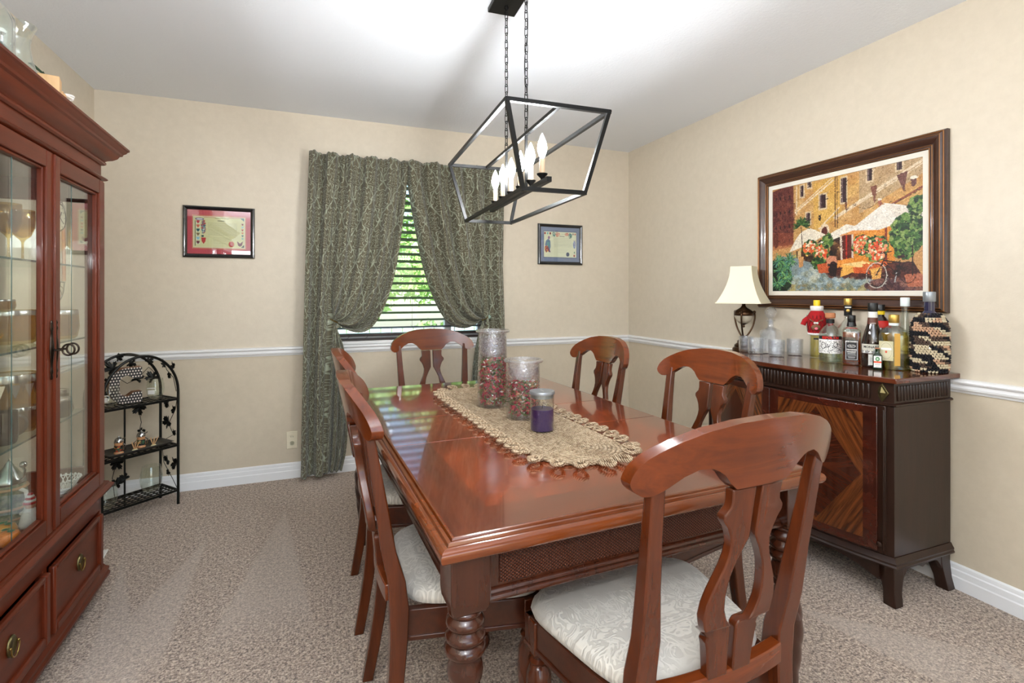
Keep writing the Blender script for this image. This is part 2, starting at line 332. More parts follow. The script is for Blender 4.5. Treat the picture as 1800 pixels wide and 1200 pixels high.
class Canvas:
    def __init__(s, w, h, bg): s.w = w; s.h = h; s.a = np.zeros((h, w, 3)); s.a[:] = bg; s.Y, s.X = np.mgrid[0:h, 0:w]; s.X = s.X/(w-1); s.Y = s.Y/(h-1)
    def put(s, m, c, al=1.0): s.a[m] = s.a[m]*(1-al)+np.array(c, float)*al
    def rect(s, x0, y0, x1, y1, c, al=1.0): s.put((s.X >= x0) & (s.X <= x1) & (s.Y >= y0) & (s.Y <= y1), c, al)
    def poly(s, pts, c, al=1.0):
        m = np.zeros(s.X.shape, bool); n = len(pts)
        for i in range(n):
            (x1, y1), (x2, y2) = pts[i], pts[(i+1) % n]
            if y1 == y2: continue
            k = ((y1 > s.Y) != (y2 > s.Y)) & (s.X < (x2-x1)*(s.Y-y1)/(y2-y1)+x1); m ^= k
        s.put(m, c, al)
    def ell(s, cx, cy, rx, ry, c, al=1.0, ring=None):
        d = ((s.X-cx)/rx)**2+((s.Y-cy)/ry)**2; m = d <= 1
        if ring: m &= d >= (1-ring)
        s.put(m, c, al)
    def line(s, x0, y0, x1, y1, w, c, al=1.0):
        asp = s.w/s.h; dx, dy = (x1-x0)*asp, y1-y0; L = dx*dx+dy*dy+1e-12; t = np.clip((((s.X-x0)*asp)*dx+(s.Y-y0)*dy)/L, 0, 1)
        d = np.hypot((s.X-x0)*asp-t*dx, s.Y-y0-t*dy); s.put(d < w, c, al)
    def blobs(s, cx, cy, rx, ry, n, r, cols, al=1.0, asp=1.0):
        for _ in range(n):
            a = rng.uniform(0, 2*PI); q = math.sqrt(rng.uniform()); x = cx+rx*q*math.cos(a); y = cy+ry*q*math.sin(a); c = cols[rng.integers(len(cols))]
            rr = r*rng.uniform(.5, 1.3); x0 = max(0, int((x-rr)*(s.w-1))); x1 = int((x+rr)*(s.w-1))+2; y0 = max(0, int((y-rr*1.4)*(s.h-1))); y1 = int((y+rr*1.4)*(s.h-1))+2
            if x1 <= 0 or y1 <= 0 or x0 >= s.w or y0 >= s.h: continue
            X = s.X[y0:y1, x0:x1]; Y = s.Y[y0:y1, x0:x1]; m = ((X-x)/rr)**2+((Y-y)/(rr*1.3))**2 < 1; b = s.a[y0:y1, x0:x1]; b[m] = b[m]*(1-al)+np.array(c, float)*al
    def noise(s, amp, cell=1):
        z = rng.normal(0, amp, (s.h//cell+2, s.w//cell+2, 1)); z = np.repeat(np.repeat(z, cell, 0), cell, 1)[:s.h, :s.w]; s.a = np.clip(s.a+z, 0, 255)
    def build(s, name, parent, fn, rough=.5, coat=0):
        # fn(u,v)-> xyz ; v=0 top
        w, h = s.w, s.h; pts = np.array([fn(i/(w-1), j/(h-1)) for j in range(h) for i in range(w)])
        me = bpy.data.meshes.new(name); q = (np.arange(h-1)[:, None]*w+np.arange(w-1)[None]).ravel(); F = np.stack([q, q+w, q+w+1, q+1], 1)
        me.vertices.add(w*h); me.vertices.foreach_set('co', pts.ravel()); me.loops.add(F.size); me.loops.foreach_set('vertex_index', F.ravel())
        me.polygons.add(len(F)); me.polygons.foreach_set('loop_start', np.arange(0, F.size, 4)); me.polygons.foreach_set('loop_total', np.full(len(F), 4)); me.update(calc_edges=True)
        at = me.color_attributes.new('Col', 'FLOAT_COLOR', 'POINT'); c = s.a.reshape(-1, 3)/255; c = np.where(c <= .04045, c/12.92, ((c+.055)/1.055)**2.4)
        at.data.foreach_set('color', np.concatenate([c, np.ones((w*h, 1))], 1).ravel().astype(np.float32))
        me.shade_smooth()
        n = N(name+'_print'); at = n.new('ShaderNodeVertexColor'); at.layer_name = 'Col'; n.set(Base__Color=at.outputs[0], Roughness=rough, Coat__Weight=coat); me.materials.append(n.m)
        o = bpy.data.objects.new(name, me); C.objects.link(o); o.parent = parent; return o
XR, YB, XL, HC = 2.519, 3.714, -1.228, 2.453
YF = -3.0
# ================= SETTING
def struct(name, mb, mat, **k):
    o = mb.build(name, mat, **k); o['kind'] = 'structure'; return o
ZS = .85
def wall(name, mb_fn, mats): 
    mb = MB(); mb_fn(mb); return struct(name, mb, mats, smooth=False)
WX0, WX1, WZ0, WZ1 = .10, 1.22, .905, 2.09
def wb(m):
    y0, y1 = YB, YB+.14; m.cur = 1
    m.box(XL-.12, XR+.12, y0, y1, -.05, ZS); m.cur = 0
    m.box(XL-.12, XR+.12, y0, y1, ZS, WZ0); m.box(XL-.12, WX0, y0, y1, WZ0, WZ1); m.box(WX1, XR+.12, y0, y1, WZ0, WZ1); m.box(XL-.12, XR+.12, y0, y1, WZ1, HC+.05)
wall('wall_back', wb, [M['wall_up'], M['wall_low']])
def wr(m):
    m.cur = 1; m.box(XR, XR+.12, YF, YB+.1, -.05, ZS); m.cur = 0; m.box(XR, XR+.12, YF, YB+.1, ZS, HC+.05)
wall('wall_right', wr, [M['wall_up'], M['wall_low']])
def wlf(m):
    m.cur = 1; m.box(XL-.12, XL, YF, YB+.1, -.05, ZS); m.cur = 0; m.box(XL-.12, XL, YF, YB+.1, ZS, HC+.05)
wall('wall_left', wlf, [M['wall_up'], M['wall_low']])
def wf(m):
    a, b, t = -.5, 2.0, 2.1
    m.cur = 1; m.box(XL-.12, a, YF-.12, YF, -.05, ZS); m.box(b, XR+.12, YF-.12, YF, -.05, ZS); m.cur = 0
    m.box(XL-.12, a, YF-.12, YF, ZS, HC+.05); m.box(b, XR+.12, YF-.12, YF, ZS, HC+.05); m.box(a, b, YF-.12, YF, t, HC+.05)
wall('wall_front', wf, [M['wall_up'], M['wall_low']])
struct('floor', MB().box(XL-.12, XR+.12, YF-.12, YB+.14, -.08, 0), M['carpet'], smooth=False)
struct('ceiling', MB().box(XL-.12, XR+.12, YF-.12, YB+.14, HC, HC+.08), M['ceiling'], smooth=False)
# baseboards: stepped profile; chair rails
BB = [(0,0), (.016,0), (.016,.050), (.013,.055), (.013,.060), (.0125,.078), (.009,.083), (.009,.087), (.008,.098), (.004,.104), (0,.104)]
CR = [(0,.824), (.006,.824), (.008,.829), (.010,.833), (.017,.838), (.019,.846), (.012,.853), (.011,.856), (.012,.859), (.024,.864), (.027,.870), (.025,.877), (.018,.881), (0,.882)]
for nm, a, b in (('back', (XL, YB), (XR, YB)), ('right', (XR, YB), (XR, YF)), ('left', (XL, YF), (XL, YB))):
    d = Vector((b[0]-a[0], b[1]-a[1])).normalized(); e = .0
    struct('baseboard_'+nm, MB().sweep([a, b], BB), M['trim'], angle=25)
    k = {'back': 1, 'right': 2, 'left': 3}[nm]
    struct('trim_%d' % k, MB().sweep([a, b], CR), M['trim'], angle=40)
# window
win = struct('window_1', MB().box(WX0-.012, WX1+.012, YB-.012, YB+.13, WZ0-.022, WZ0), M['trim'], bevel=.003)
m = MB(); yy = YB+.075
for x0, x1, z0, z1 in ((WX0, WX0+.04, WZ0, WZ1), (WX1-.04, WX1, WZ0, WZ1), (WX0+.04, WX1-.04, WZ0, WZ0+.045), (WX0+.04, WX1-.04, WZ1-.045, WZ1)  , (.92, .97, WZ0+.045, WZ1-.045)):
    m.box(x0, x1, yy, yy+.05, z0, z1)
m.build('window_frame', M['trim'], win, bevel=.003)
m = MB(); 
for x0, x1 in ((WX0+.04, .92), (.97, WX1-.04)): m.box(x0, x1, yy+.02, yy+.024, WZ0+.045, WZ1-.045)
m.build('window_pane', M['wpane'], win, smooth=False)
# blind
bl = empty('window_blind', 'dark brown wooden slatted blind lowered over the window behind the green curtains', 'blind', (0,0,0))
M['slat'] = plain('dark_blind_slat', (58,44,40), .38)
m0 = MB(); z = WZ0+.085; first = None; i = 0
while z < WZ1-.06:
    if first is None:
        first = MB().box(WX0+.015, WX1-.015, -.025, .025, -.0015, .0015, RX(math.radians(-17))).build('slat', M['slat'], bl); o = first
    else: o = first.copy(); C.objects.link(o)
    o.location = (0, YB+.040, z); z += .0535; i += 1
box('bottom_rail', WX0+.015, WX1-.015, YB+.018, YB+.062, WZ0+.03, WZ0+.047, M['slat'], bl, .003)
box('bottom_slat', WX0+.015, WX1-.015, YB+.012, YB+.066, WZ0+.001, WZ0+.012, M['slat'], bl, .002)
box('head_rail', WX0+.01, WX1-.01, YB+.015, YB+.065, WZ1-.055, WZ1-.002, M['slat'], bl, .003)
for x in (.36, .66, .95): MB().tube([(x, YB+.012, WZ0+.05), (x, YB+.012, WZ1-.05)], .001, 5).build('ladder_cord', M['slat'], bl)
for x in (.21, .335, 1.01): MB().tube([(x, YB+.008, WZ0+.05), (x+.012, YB+.004, WZ0+.035), (x+.004, YB+.004, WZ0+.02), (x-.014, YB+.005, WZ0+.012)], .0012, 5).build('cord_knot', M['slat'], bl)
# outlet
ou = empty('wall_outlet', 'cream wall outlet with clear safety plug, low on the back wall left of the curtain', 'outlet', (-.146, YB, .254))
box('face_plate', -.035, .035, -.006, 0, -.058, .058, M['offwhite'], ou, .003)
for z in (-.021, .021):
    s = MB().prism([(.017*math.cos(a)*1, .014*math.sin(a)) for a in np.linspace(0, 2*PI, 17)[:-1]], 0, .002, T(0,-.006,z) @ RX(PI/2)).build('socket', M['offwhite'], ou)
    if z > 0:
        for x in (-.006, .006): box('slot', x-.001, x+.001, -.0085, -.0079, z-.002, z+.006, M['blackp'], s)
    else: MB().lathe([(.014,0),(.015,.003),(.012,.006),(0,.007)], 16, M=T(0,-.008,z) @ RX(PI/2)).build('safety_plug', M['bglass'], s)
# outside: lawn, fence, trees
n = N('lawn'); v = n.coord('Object'); n.set(Base__Color=n.mix(n.noise(v, 6, 4), lin((70,110,45)), lin((140,170,80))), Roughness=.9); 
struct('ground_outside', MB().box(-14, 16, YB+.15, 22, -.35, -.25), n.m, smooth=False)['label'] = 'lawn outside'
fe = empty('garden_fence', 'pale painted board fence outside beyond the window', 'fence', (0, 7.2, -.25)); M['fence'] = plain('pale_fence_paint', (205,212,215), .6)
fb = None
for i in range(40):
    if fb is None: fb = MB().box(0, .135, 0, .02, 0, 1.0).build('board', M['fence'], fe, bevel=.004); o = fb
    else: o = fb.copy(); C.objects.link(o)
    o.location = (-2.6+i*.15, 0, 0)
box('rail', -2.7, 3.5, .02, .06, .8, .9, M['fence'], fe); box('rail', -2.7, 3.5, .02, .06, .15, .25, M['fence'], fe)
def leafmat(nm, a, b):
    n = N(nm); oi = n.coord('Object'); n.set(Base__Color=n.mix(n.noise(oi, 2.5, 3), lin(a), lin(b)), Roughness=.5); return n.m
LM = [leafmat('leaf_bright', (130,175,75), (205,225,150)), leafmat('leaf_mid', (80,130,60), (150,185,90))]
M['bark'] = plain('bark', (90,75,60), .9)
def tree(x, y, h, r, lab, lm, cnt=2600, ls=1.0):
    t = empty('garden_tree', lab, 'tree', (x, y, -.25), group='trees beyond the garden fence')
    MB().tube([(0,0,0), (.05,0,h*.3), (-.03,.05,h*.62)], lambda q: .10-.06*q, 8).build('trunk', M['bark'], t)
    m = MB(); 
    cl = [(rng.normal(0, r*.42), rng.normal(0, r*.42), h*.62+rng.normal(0, r*.42), r*rng.uniform(.3,.5)) for _ in range(16)]
    for _ in range(cnt):
        cx, cy, cz, cr = cl[rng.integers(16)]; d = rng.normal(size=3); d /= np.linalg.norm(d); p = np.array((cx, cy, cz))+d*cr*rng.uniform(.6,1)
        u = rng.normal(size=3); u /= np.linalg.norm(u); w = np.cross(u, d); w /= np.linalg.norm(w)+1e-6; L = rng.uniform(.05,.10)*ls
        m.add([p-u*L, p+w*L*.4, p+u*L, p-w*L*.4], [(0,1,2,3)])
    o = m.build('foliage', lm, t, smooth=False, merge=False); o['kind'] = 'stuff'
tree(-3.3, 10.0, 3.8, 1.25, 'bright green leafy tree outside, leftmost beyond the blinds', LM[0], 3500)
tree(.3, 9.4, 3.3, 1.25, 'sunlit yellow green tree outside, middle one beyond the blinds', LM[0], 4500)
tree(3.9, 10.0, 4.2, 1.3, 'mid green leafy tree outside, rightmost beyond the blinds', LM[1])
tree(.6, 18.5, 6.2, 2.0, 'tall pale green tree outside, farthest beyond the blinds', LM[1], 5000, 2.0)
tree(-2.2, 13.2, 5.0, 1.7, 'broad mid green tree outside, behind the leftmost tree', LM[1], 5000, 1.6)
tree(3.6, 13.6, 5.0, 1.7, 'broad mid green tree outside, behind the rightmost tree', LM[0], 5000, 1.6)
# ================= CURTAINS
def interp(pts, t):
    # pts [(t,val)] 
    for (a, va), (b, vb) in zip(pts, pts[1:]):
        if t <= b: return va+(vb-va)*(t-a)/max(b-a, 1e-9)
    return pts[-1][1]
def polyline(P, t):
    P = [Vector(p) for p in P]; L = [0]
    for a, b in zip(P, P[1:]): L.append(L[-1]+(b-a).length)
    q = t*L[-1]
    for i in range(len(P)-1):
        if q <= L[i+1] or i == len(P)-2: return P[i].lerp(P[i+1], (q-L[i])/max(L[i+1]-L[i], 1e-9))
def smooth_pts(P, it=2):
    P = [Vector(p) for p in P]
    for _ in range(it):
        Q = [P[0]]
        for a, b in zip(P, P[1:]): Q += [a.lerp(b, .25), a.lerp(b, .75)]
        Q.append(P[-1]); P = Q
    return P
def curtain(name, label, x_out, x_in, ztop, tie, edge, out_path, tail_in, hemz, width, sgn):
    # s=0 outer edge .. s=1 inner edge
    e = empty(name, label, 'curtain', (0,0,0), group=None)
    Pe = smooth_pts([(x_in, ztop)]+edge, 2); s0 = .30; Y0 = YB-.100
    tail = smooth_pts([tie]+tail_in, 2)
    ph = [rng.uniform(0, 6) for _ in range(4)]
    def fn(s, t):
        # upper portion t in 0..T1 ; lower T1..1
        T1 = .525; hang = interp([(0,0),(1,1)], t)
        xo = x_out + (x_in-x_out)*s
        zb = hemz + .02*math.sin(9*s)
        fold = .029*math.sin(2*PI*5.0*s+ph[0]+1.2*math.sin(3*t))+.009*math.sin(2*PI*13*s+ph[1]) 
        ruf = .005*math.sin(2*PI*26*s)+.003*math.sin(2*PI*41*s+1) if t < .05 else .005*math.sin(2*PI*26*s)*max(0, 1-(t-.05)/.10)
        if s < s0:
            # hangs straight along outer path
            o = polyline([(x_out, ztop)]+out_path, t); wq = (x_in-x_out)*(1-.22*min(1, t*1.4))
            x = o.x + wq*s*.92; z = ztop + (o.y-ztop)
            amp = 1.3
            k = s/s0; join = k**3
            # near the gathered edge, bend toward the tie
            if t < T1: pass
            y = Y0 - amp*fold - .012
            return (x, y - ruf, z + (.003*math.sin(2*PI*21*s) if t == 0 else 0))
        k = (s-s0)/(1-s0)
        top = Vector((xo, ztop)); straight_tie = Vector(tie)
        x00 = x_out+(x_in-x_out)*s0
        if t <= T1:
            q = t/T1
            A = polyline([top, straight_tie], q) if k < 1 else None
            # left boundary of gathered part: nearly vertical then to tie
            oo = polyline([(x_out, ztop)]+out_path, t); xe = oo.x+(x_in-x_out)*(1-.22*min(1, t*1.4))*s0*.92; zq = ztop+(tie[1]-ztop)*q
            bl_ = max(0, (q-.72)/.28)**1.6; B0 = Vector((xe+(tie[0]-xe)*bl_, zq))
            B1 = polyline(Pe, q)
            w = k
            p = B0.lerp(B1, w)
            # slight extra sag in the middle folds
            conv = max(0, (q-.45)/.55)
            f = fold*(1-conv*.2) + conv*.012*math.sin(2*PI*5*k**.8+1)
            bulge = .035*math.sin(PI*q)*1.0 + .03*math.sin(PI*min(1, k))*conv
            pin = max(0, (q-.9)/.1)
            y = Y0 - (1.2*f)*(1-pin*.7) - bulge*(1-pin) - .006
            return (p.x, y-ruf, p.y + (.003*math.sin(2*PI*21*s) if t == 0 else 0))
        q = (t-T1)/(1-T1)
        B0 = polyline([tie, (tie[0]-sgn*.012, tie[1]-.15), (x_out+(x_in-x_out)*.16, hemz+.01)], q)
        B1 = polyline(tail, q)
        p = B0.lerp(B1, k)
        f = .022*math.sin(2*PI*3.2*k+.6)*min(1, q*3) + .006*math.sin(2*PI*8*k)
        return (p.x, Y0-f-.02-.01*math.sin(PI*q), p.y)
    nu, nv = 170, 130
    m = MB(); m.grid(fn, nu, nv)
    o = m.build('panel', M['curtain'], e, angle=180, merge=False)
    uv = o.data.uv_layers.new(name='UVMap')
    w = nu+1; L = ztop-hemz
    cs = np.zeros(len(o.data.loops), dtype=np.int32); o.data.loops.foreach_get('vertex_index', cs)
    # arc-length v per column so the pattern is not stretched
    co = np.array(m.v).reshape(nv+1, w, 3); seg = np.linalg.norm(np.diff(co, axis=0), axis=2); vl = np.concatenate([np.zeros((1, w)), np.cumsum(seg, 0)])
    U = np.tile(np.linspace(0, width, w), (nv+1, 1)); uvs = np.stack([U.ravel()[cs], vl.ravel()[cs]], 1)
    uv.data.foreach_set('uv', uvs.ravel().astype(np.float32))
    sd = o.modifiers.new('thick', 'SOLIDIFY'); sd.thickness = .002
    # tie band: slim gold bar
    MB().tube([(tie[0]-.022, Y0-.05, tie[1]+.012), (tie[0], Y0-.075, tie[1]), (tie[0]+.022, Y0-.05, tie[1]-.010)] if sgn > 0 else [(tie[0]-.022, Y0-.05, tie[1]-.010), (tie[0], Y0-.075, tie[1]), (tie[0]+.022, Y0-.05, tie[1]+.012)], .004, 8).build('tieback', M['brass'], e)
    return e
curtain('curtain', 'olive green damask curtain panel tied back to the left of the window', -.037, .606, 2.175, (.115, 1.055),
        [(.604, 2.014), (.573, 1.767), (.529, 1.435), (.463, 1.188), (.385, 1.03), (.31, .968), (.20, .985), (.115, 1.055)],
        [(-.060, 1.483), (-.074, .922), (-.080, .549), (-.088, .03)], [(.185, .875), (.207, .643), (.203, .22), (.165, .05)], .035, 1.0, 1)
cr = curtain('curtain', 'olive green damask curtain panel tied back to the right, behind the lantern', 1.345, .606, 2.175, (1.165, 1.050),
        [(.606, 2.006), (.661, 1.687), (.721, 1.39), (.812, 1.15), (.912, 1.000), (1.032, .975), (1.10, 1.00), (1.165, 1.050)],
        [(1.340, 1.434), (1.354, 1.045), (1.359, .7), (1.36, .03)], [(1.10, .88), (1.059, .62), (1.06, .25), (1.09, .05)], .035, 1.05, -1)
MB().sphere((1.205, YB-.125, 1.062), .018, 12, 8).build('tie_knob', plain('pale_green_knob', (150,175,160), .4), cr)
rod = empty('curtain_rod', 'thin white curtain rod hidden in the curtain header above the window', 'rod', (0,0,0))
MB().tube([(-.030, YB, 2.150), (-.030, YB-.045, 2.150), (1.338, YB-.045, 2.150), (1.338, YB, 2.150)], .005, 8).build('pole', M['trim'], rod)
# ================= TABLE
TA = math.radians(2.2); TC = (.7235, 1.827); HX, HY, TZ = .5375, .8725, .76
tb = empty('dining_table', 'long cherry dining table with moulded edge and twisted legs, in the middle of the room', 'table', (TC[0], TC[1], 0), TA)
def toptex():
    n = N('table_veneer'); c = n.new('ShaderNodeTexCoord').outputs['Object']; s = n.new('ShaderNodeSeparateXYZ', i0=c)
    ax = n.math('ABSOLUTE', s.outputs[0]); ay = n.math('ABSOLUTE', s.outputs[1])
    border = n.math('GREATER_THAN', n.math('MAXIMUM', n.math('SUBTRACT', ax, HX-.145), n.math('SUBTRACT', ay, HY-.145)), 0.0)
    alongx = n.math('GREATER_THAN', n.math('SUBTRACT', ay, HY), n.math('SUBTRACT', ax, HX))
    def gr(sc, rot=0):
        m_ = n.new('ShaderNodeMapping'); n.put(m_.inputs[0], c); m_.inputs['Rotation'].default_value = (0,0,rot); mp = n.new('ShaderNodeMapping'); n.put(mp.inputs[0], m_.outputs[0]); mp.inputs['Scale'].default_value = sc
        return n.math('ADD', n.math('MULTIPLY', n.noise(mp.outputs[0], 2.0, 6, .62, .8), .8), n.math('MULTIPLY', n.noise(c, 4.5, 4, .55, 1.0), .3))
    gx = gr((1.5, 16, 10)); gy = gr((16, 1.5, 10)); gd = gr((9, 2.2, 10), .7)
    centre = n.ramp(gd, [(.36, lin((84,30,12))), (.72, lin((138,60,26)))])
    bx = n.ramp(gx, [(.34, lin((66,26,13))), (.75, lin((112,52,28)))]); by = n.ramp(gy, [(.34, lin((66,26,13))), (.75, lin((112,52,28)))])
    col = n.mix(border, centre, n.mix(alongx, by, bx))
    n.set(Base__Color=col, Roughness=.16, Coat__Weight=.7, Coat__Roughness=.05, Specular__IOR__Level=.4); return n.m
M['top'] = toptex()
for nm, y0, y1 in (('table_leaf', -HY, -.199), ('table_leaf', -.197, .137), ('table_leaf', .139, HY)):
    o = box(nm, -HX+.035, HX-.035, max(y0, -HY+.035), min(y1, HY-.035), TZ-.028, TZ, M['top'], tb, .0012)
# edge moulding: bead step + thumbnail, one per side
EP = [(-.035,-.028), (-.035,0), (-.031,-.0005), (-.029,-.007), (-.0255,-.008), (-.0245,-.003), (-.020,-.004), (-.0185,-.010), (-.016,-.0085), (-.008,-.0095), (-.003,-.013), (0,-.020), (-.001,-.029), (-.006,-.036), (-.014,-.040), (-.035,-.040)]
for (a, b) in (((-HX,-HY),(HX,-HY)), ((HX,-HY),(HX,HY)), ((HX,HY),(-HX,HY)), ((-HX,HY),(-HX,-HY))):
    A, B = Vector(a), Vector(b); d = (B-A).normalized(); nn = Vector((d.y, -d.x)); mb = MB(); vs = []; k = len(EP)
    for P, sgn in ((A, 1), (B, -1)):
        for o_, z_ in EP: q = P + nn*o_ - d*o_*sgn; vs.append((q.x, q.y, TZ+z_))
    mb.add(vs, [(j, (j+1)%k, k+(j+1)%k, k+j) for j in range(k)]+[tuple(range(k)), tuple(reversed(range(k, 2*k)))]); mb.build('edge_moulding', M['edge'], tb, angle=50)
# apron with cane panels + lower moulding
n = N('woven_cane'); v = n.coord('Object', (1,1,1)); s = n.new('ShaderNodeSeparateXYZ', i0=v)
wx = n.math('ADD', s.outputs[0], s.outputs[1]); a = n.math('SINE', n.math('MULTIPLY', wx, 700)); b = n.math('SINE', n.math('ADD', n.math('MULTIPLY', s.outputs[2], 900), n.math('MULTIPLY', n.math('SIGN', a), 1.6)))
h = n.math('MULTIPLY', n.math('ABSOLUTE', a), n.math('ADD', n.math('MULTIPLY', b, .5), .5))
n.set(Base__Color=n.mix(h, lin((34,14,8)), lin((108,54,30))), Roughness=.45, Specular__IOR__Level=.25); n.bump(h, .6, .003); M['cane'] = n.m
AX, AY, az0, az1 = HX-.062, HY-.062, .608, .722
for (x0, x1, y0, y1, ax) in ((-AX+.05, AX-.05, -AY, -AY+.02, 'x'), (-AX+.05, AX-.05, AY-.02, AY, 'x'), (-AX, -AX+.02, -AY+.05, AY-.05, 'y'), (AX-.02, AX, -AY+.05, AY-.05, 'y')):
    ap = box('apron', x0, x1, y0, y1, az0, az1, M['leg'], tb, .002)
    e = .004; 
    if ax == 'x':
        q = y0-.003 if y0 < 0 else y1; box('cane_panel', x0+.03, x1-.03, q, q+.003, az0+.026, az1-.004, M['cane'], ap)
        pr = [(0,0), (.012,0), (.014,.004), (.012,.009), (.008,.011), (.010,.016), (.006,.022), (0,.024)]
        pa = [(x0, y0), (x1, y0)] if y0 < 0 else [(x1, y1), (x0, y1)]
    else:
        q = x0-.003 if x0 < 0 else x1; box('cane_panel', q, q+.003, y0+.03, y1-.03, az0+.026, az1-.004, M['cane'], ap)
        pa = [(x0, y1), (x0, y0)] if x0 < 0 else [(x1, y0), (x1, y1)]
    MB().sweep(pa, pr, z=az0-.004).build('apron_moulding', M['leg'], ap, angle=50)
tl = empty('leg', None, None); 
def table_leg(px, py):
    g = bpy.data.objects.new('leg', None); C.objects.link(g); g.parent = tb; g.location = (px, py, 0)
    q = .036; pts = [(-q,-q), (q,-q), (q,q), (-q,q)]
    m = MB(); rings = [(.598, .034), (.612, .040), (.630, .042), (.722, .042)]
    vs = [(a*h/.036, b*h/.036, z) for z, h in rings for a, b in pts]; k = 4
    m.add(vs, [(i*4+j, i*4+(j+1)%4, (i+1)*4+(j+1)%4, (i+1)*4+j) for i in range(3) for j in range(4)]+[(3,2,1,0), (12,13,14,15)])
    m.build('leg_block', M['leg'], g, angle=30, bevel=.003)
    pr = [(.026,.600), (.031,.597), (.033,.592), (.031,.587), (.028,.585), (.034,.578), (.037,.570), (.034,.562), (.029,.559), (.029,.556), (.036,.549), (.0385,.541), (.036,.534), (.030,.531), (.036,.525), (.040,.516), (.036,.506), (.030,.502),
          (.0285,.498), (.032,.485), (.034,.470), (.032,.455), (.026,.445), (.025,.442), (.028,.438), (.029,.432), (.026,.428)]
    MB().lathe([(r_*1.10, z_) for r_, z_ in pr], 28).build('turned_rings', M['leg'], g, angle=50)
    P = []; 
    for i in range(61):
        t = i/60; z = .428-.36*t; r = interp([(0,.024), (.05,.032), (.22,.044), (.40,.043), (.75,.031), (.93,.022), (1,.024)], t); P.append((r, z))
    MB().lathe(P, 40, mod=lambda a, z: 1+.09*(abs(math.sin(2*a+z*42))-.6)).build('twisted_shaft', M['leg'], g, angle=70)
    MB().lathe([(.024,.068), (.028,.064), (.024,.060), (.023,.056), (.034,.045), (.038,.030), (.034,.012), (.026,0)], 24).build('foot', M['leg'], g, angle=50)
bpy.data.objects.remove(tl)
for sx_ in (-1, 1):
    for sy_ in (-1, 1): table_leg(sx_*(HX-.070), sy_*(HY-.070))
# ================= CHAIRS
CW = .258
def crest_top(x):
    return interp([(0,0), (.076,-.003), (.140,-.014), (.185,-.031), (.215,-.047), (.236,-.062), (.249,-.078), (.2555,-.092), (.258,-.106)], abs(x))
def crest_bot(x):
    return interp([(0,-.129), (.066,-.129), (.072,-.124), (.082,-.109), (.098,-.093), (.122,-.083), (.147,-.084), (.172,-.096), (.192,-.112), (.208,-.124), (.222,-.131), (.236,-.131), (.248,-.124), (.2555,-.115), (.258,-.106)], abs(x))
def backy(z): return interp([(0,-.318), (.10,-.300), (.25,-.276), (.40,-.266), (.50,-.267), (.62,-.279), (.886,-.322), (1.02,-.350)], z)
def cy(x, z):  # crest/back surface: curved, middle further back
    return backy(z) - .052*(1-min(1.1,abs(x)/.25)**2.3)*(1 if z > .6 else .7)
def splat_half(sg):
    ou = [(.886,.064), (.862,.061), (.850,.063), (.836,.075), (.826,.074), (.812,.063), (.795,.055), (.775,.050), (.755,.052), (.735,.058), (.71,.069), (.685,.080), (.66,.088), (.635,.091), (.612,.086), (.597,.078), (.588,.068), (.581,.064), (.574,.068), (.56,.064), (.53,.060), (.492,.056)]
    inn = [(.886,.0075), (.80,.0075), (.785,.008), (.770,.016), (.752,.026), (.725,.038), (.70,.044), (.67,.047), (.645,.045), (.622,.036), (.606,.024), (.594,.012), (.588,.0075), (.53,.0075), (.492,.0075)]
    zs = sorted(set([z for z, _ in ou]+[z for z, _ in inn]), reverse=True)
    fo = [(-z, x) for z, x in ou]; fi = [(-z, x) for z, x in inn]; m = MB(); vs = []; th = .021
    def f(P, z):
        z = -z
        for (a, va), (b, vb) in zip(P, P[1:]):
            if z <= b+1e-9: return va+(vb-va)*max(0, (z-a))/max(b-a, 1e-9)
        return P[-1][1]
    for z in zs:
        xo, xi = f(fo, z)*sg, f(fi, z)*sg
        for x, dy in ((xi, 0), (xo, 0), (xo, -th), (xi, -th)): vs.append((x, cy(x, z)+dy+.012, z))
    k = len(zs); m.add(vs, [(i*4+j, i*4+(j+1)%4, (i+1)*4+(j+1)%4, (i+1)*4+j) for i in range(k-1) for j in range(4)]+[(0,1,2,3), ((k-1)*4+3, (k-1)*4+2, (k-1)*4+1, (k-1)*4)])
    return m
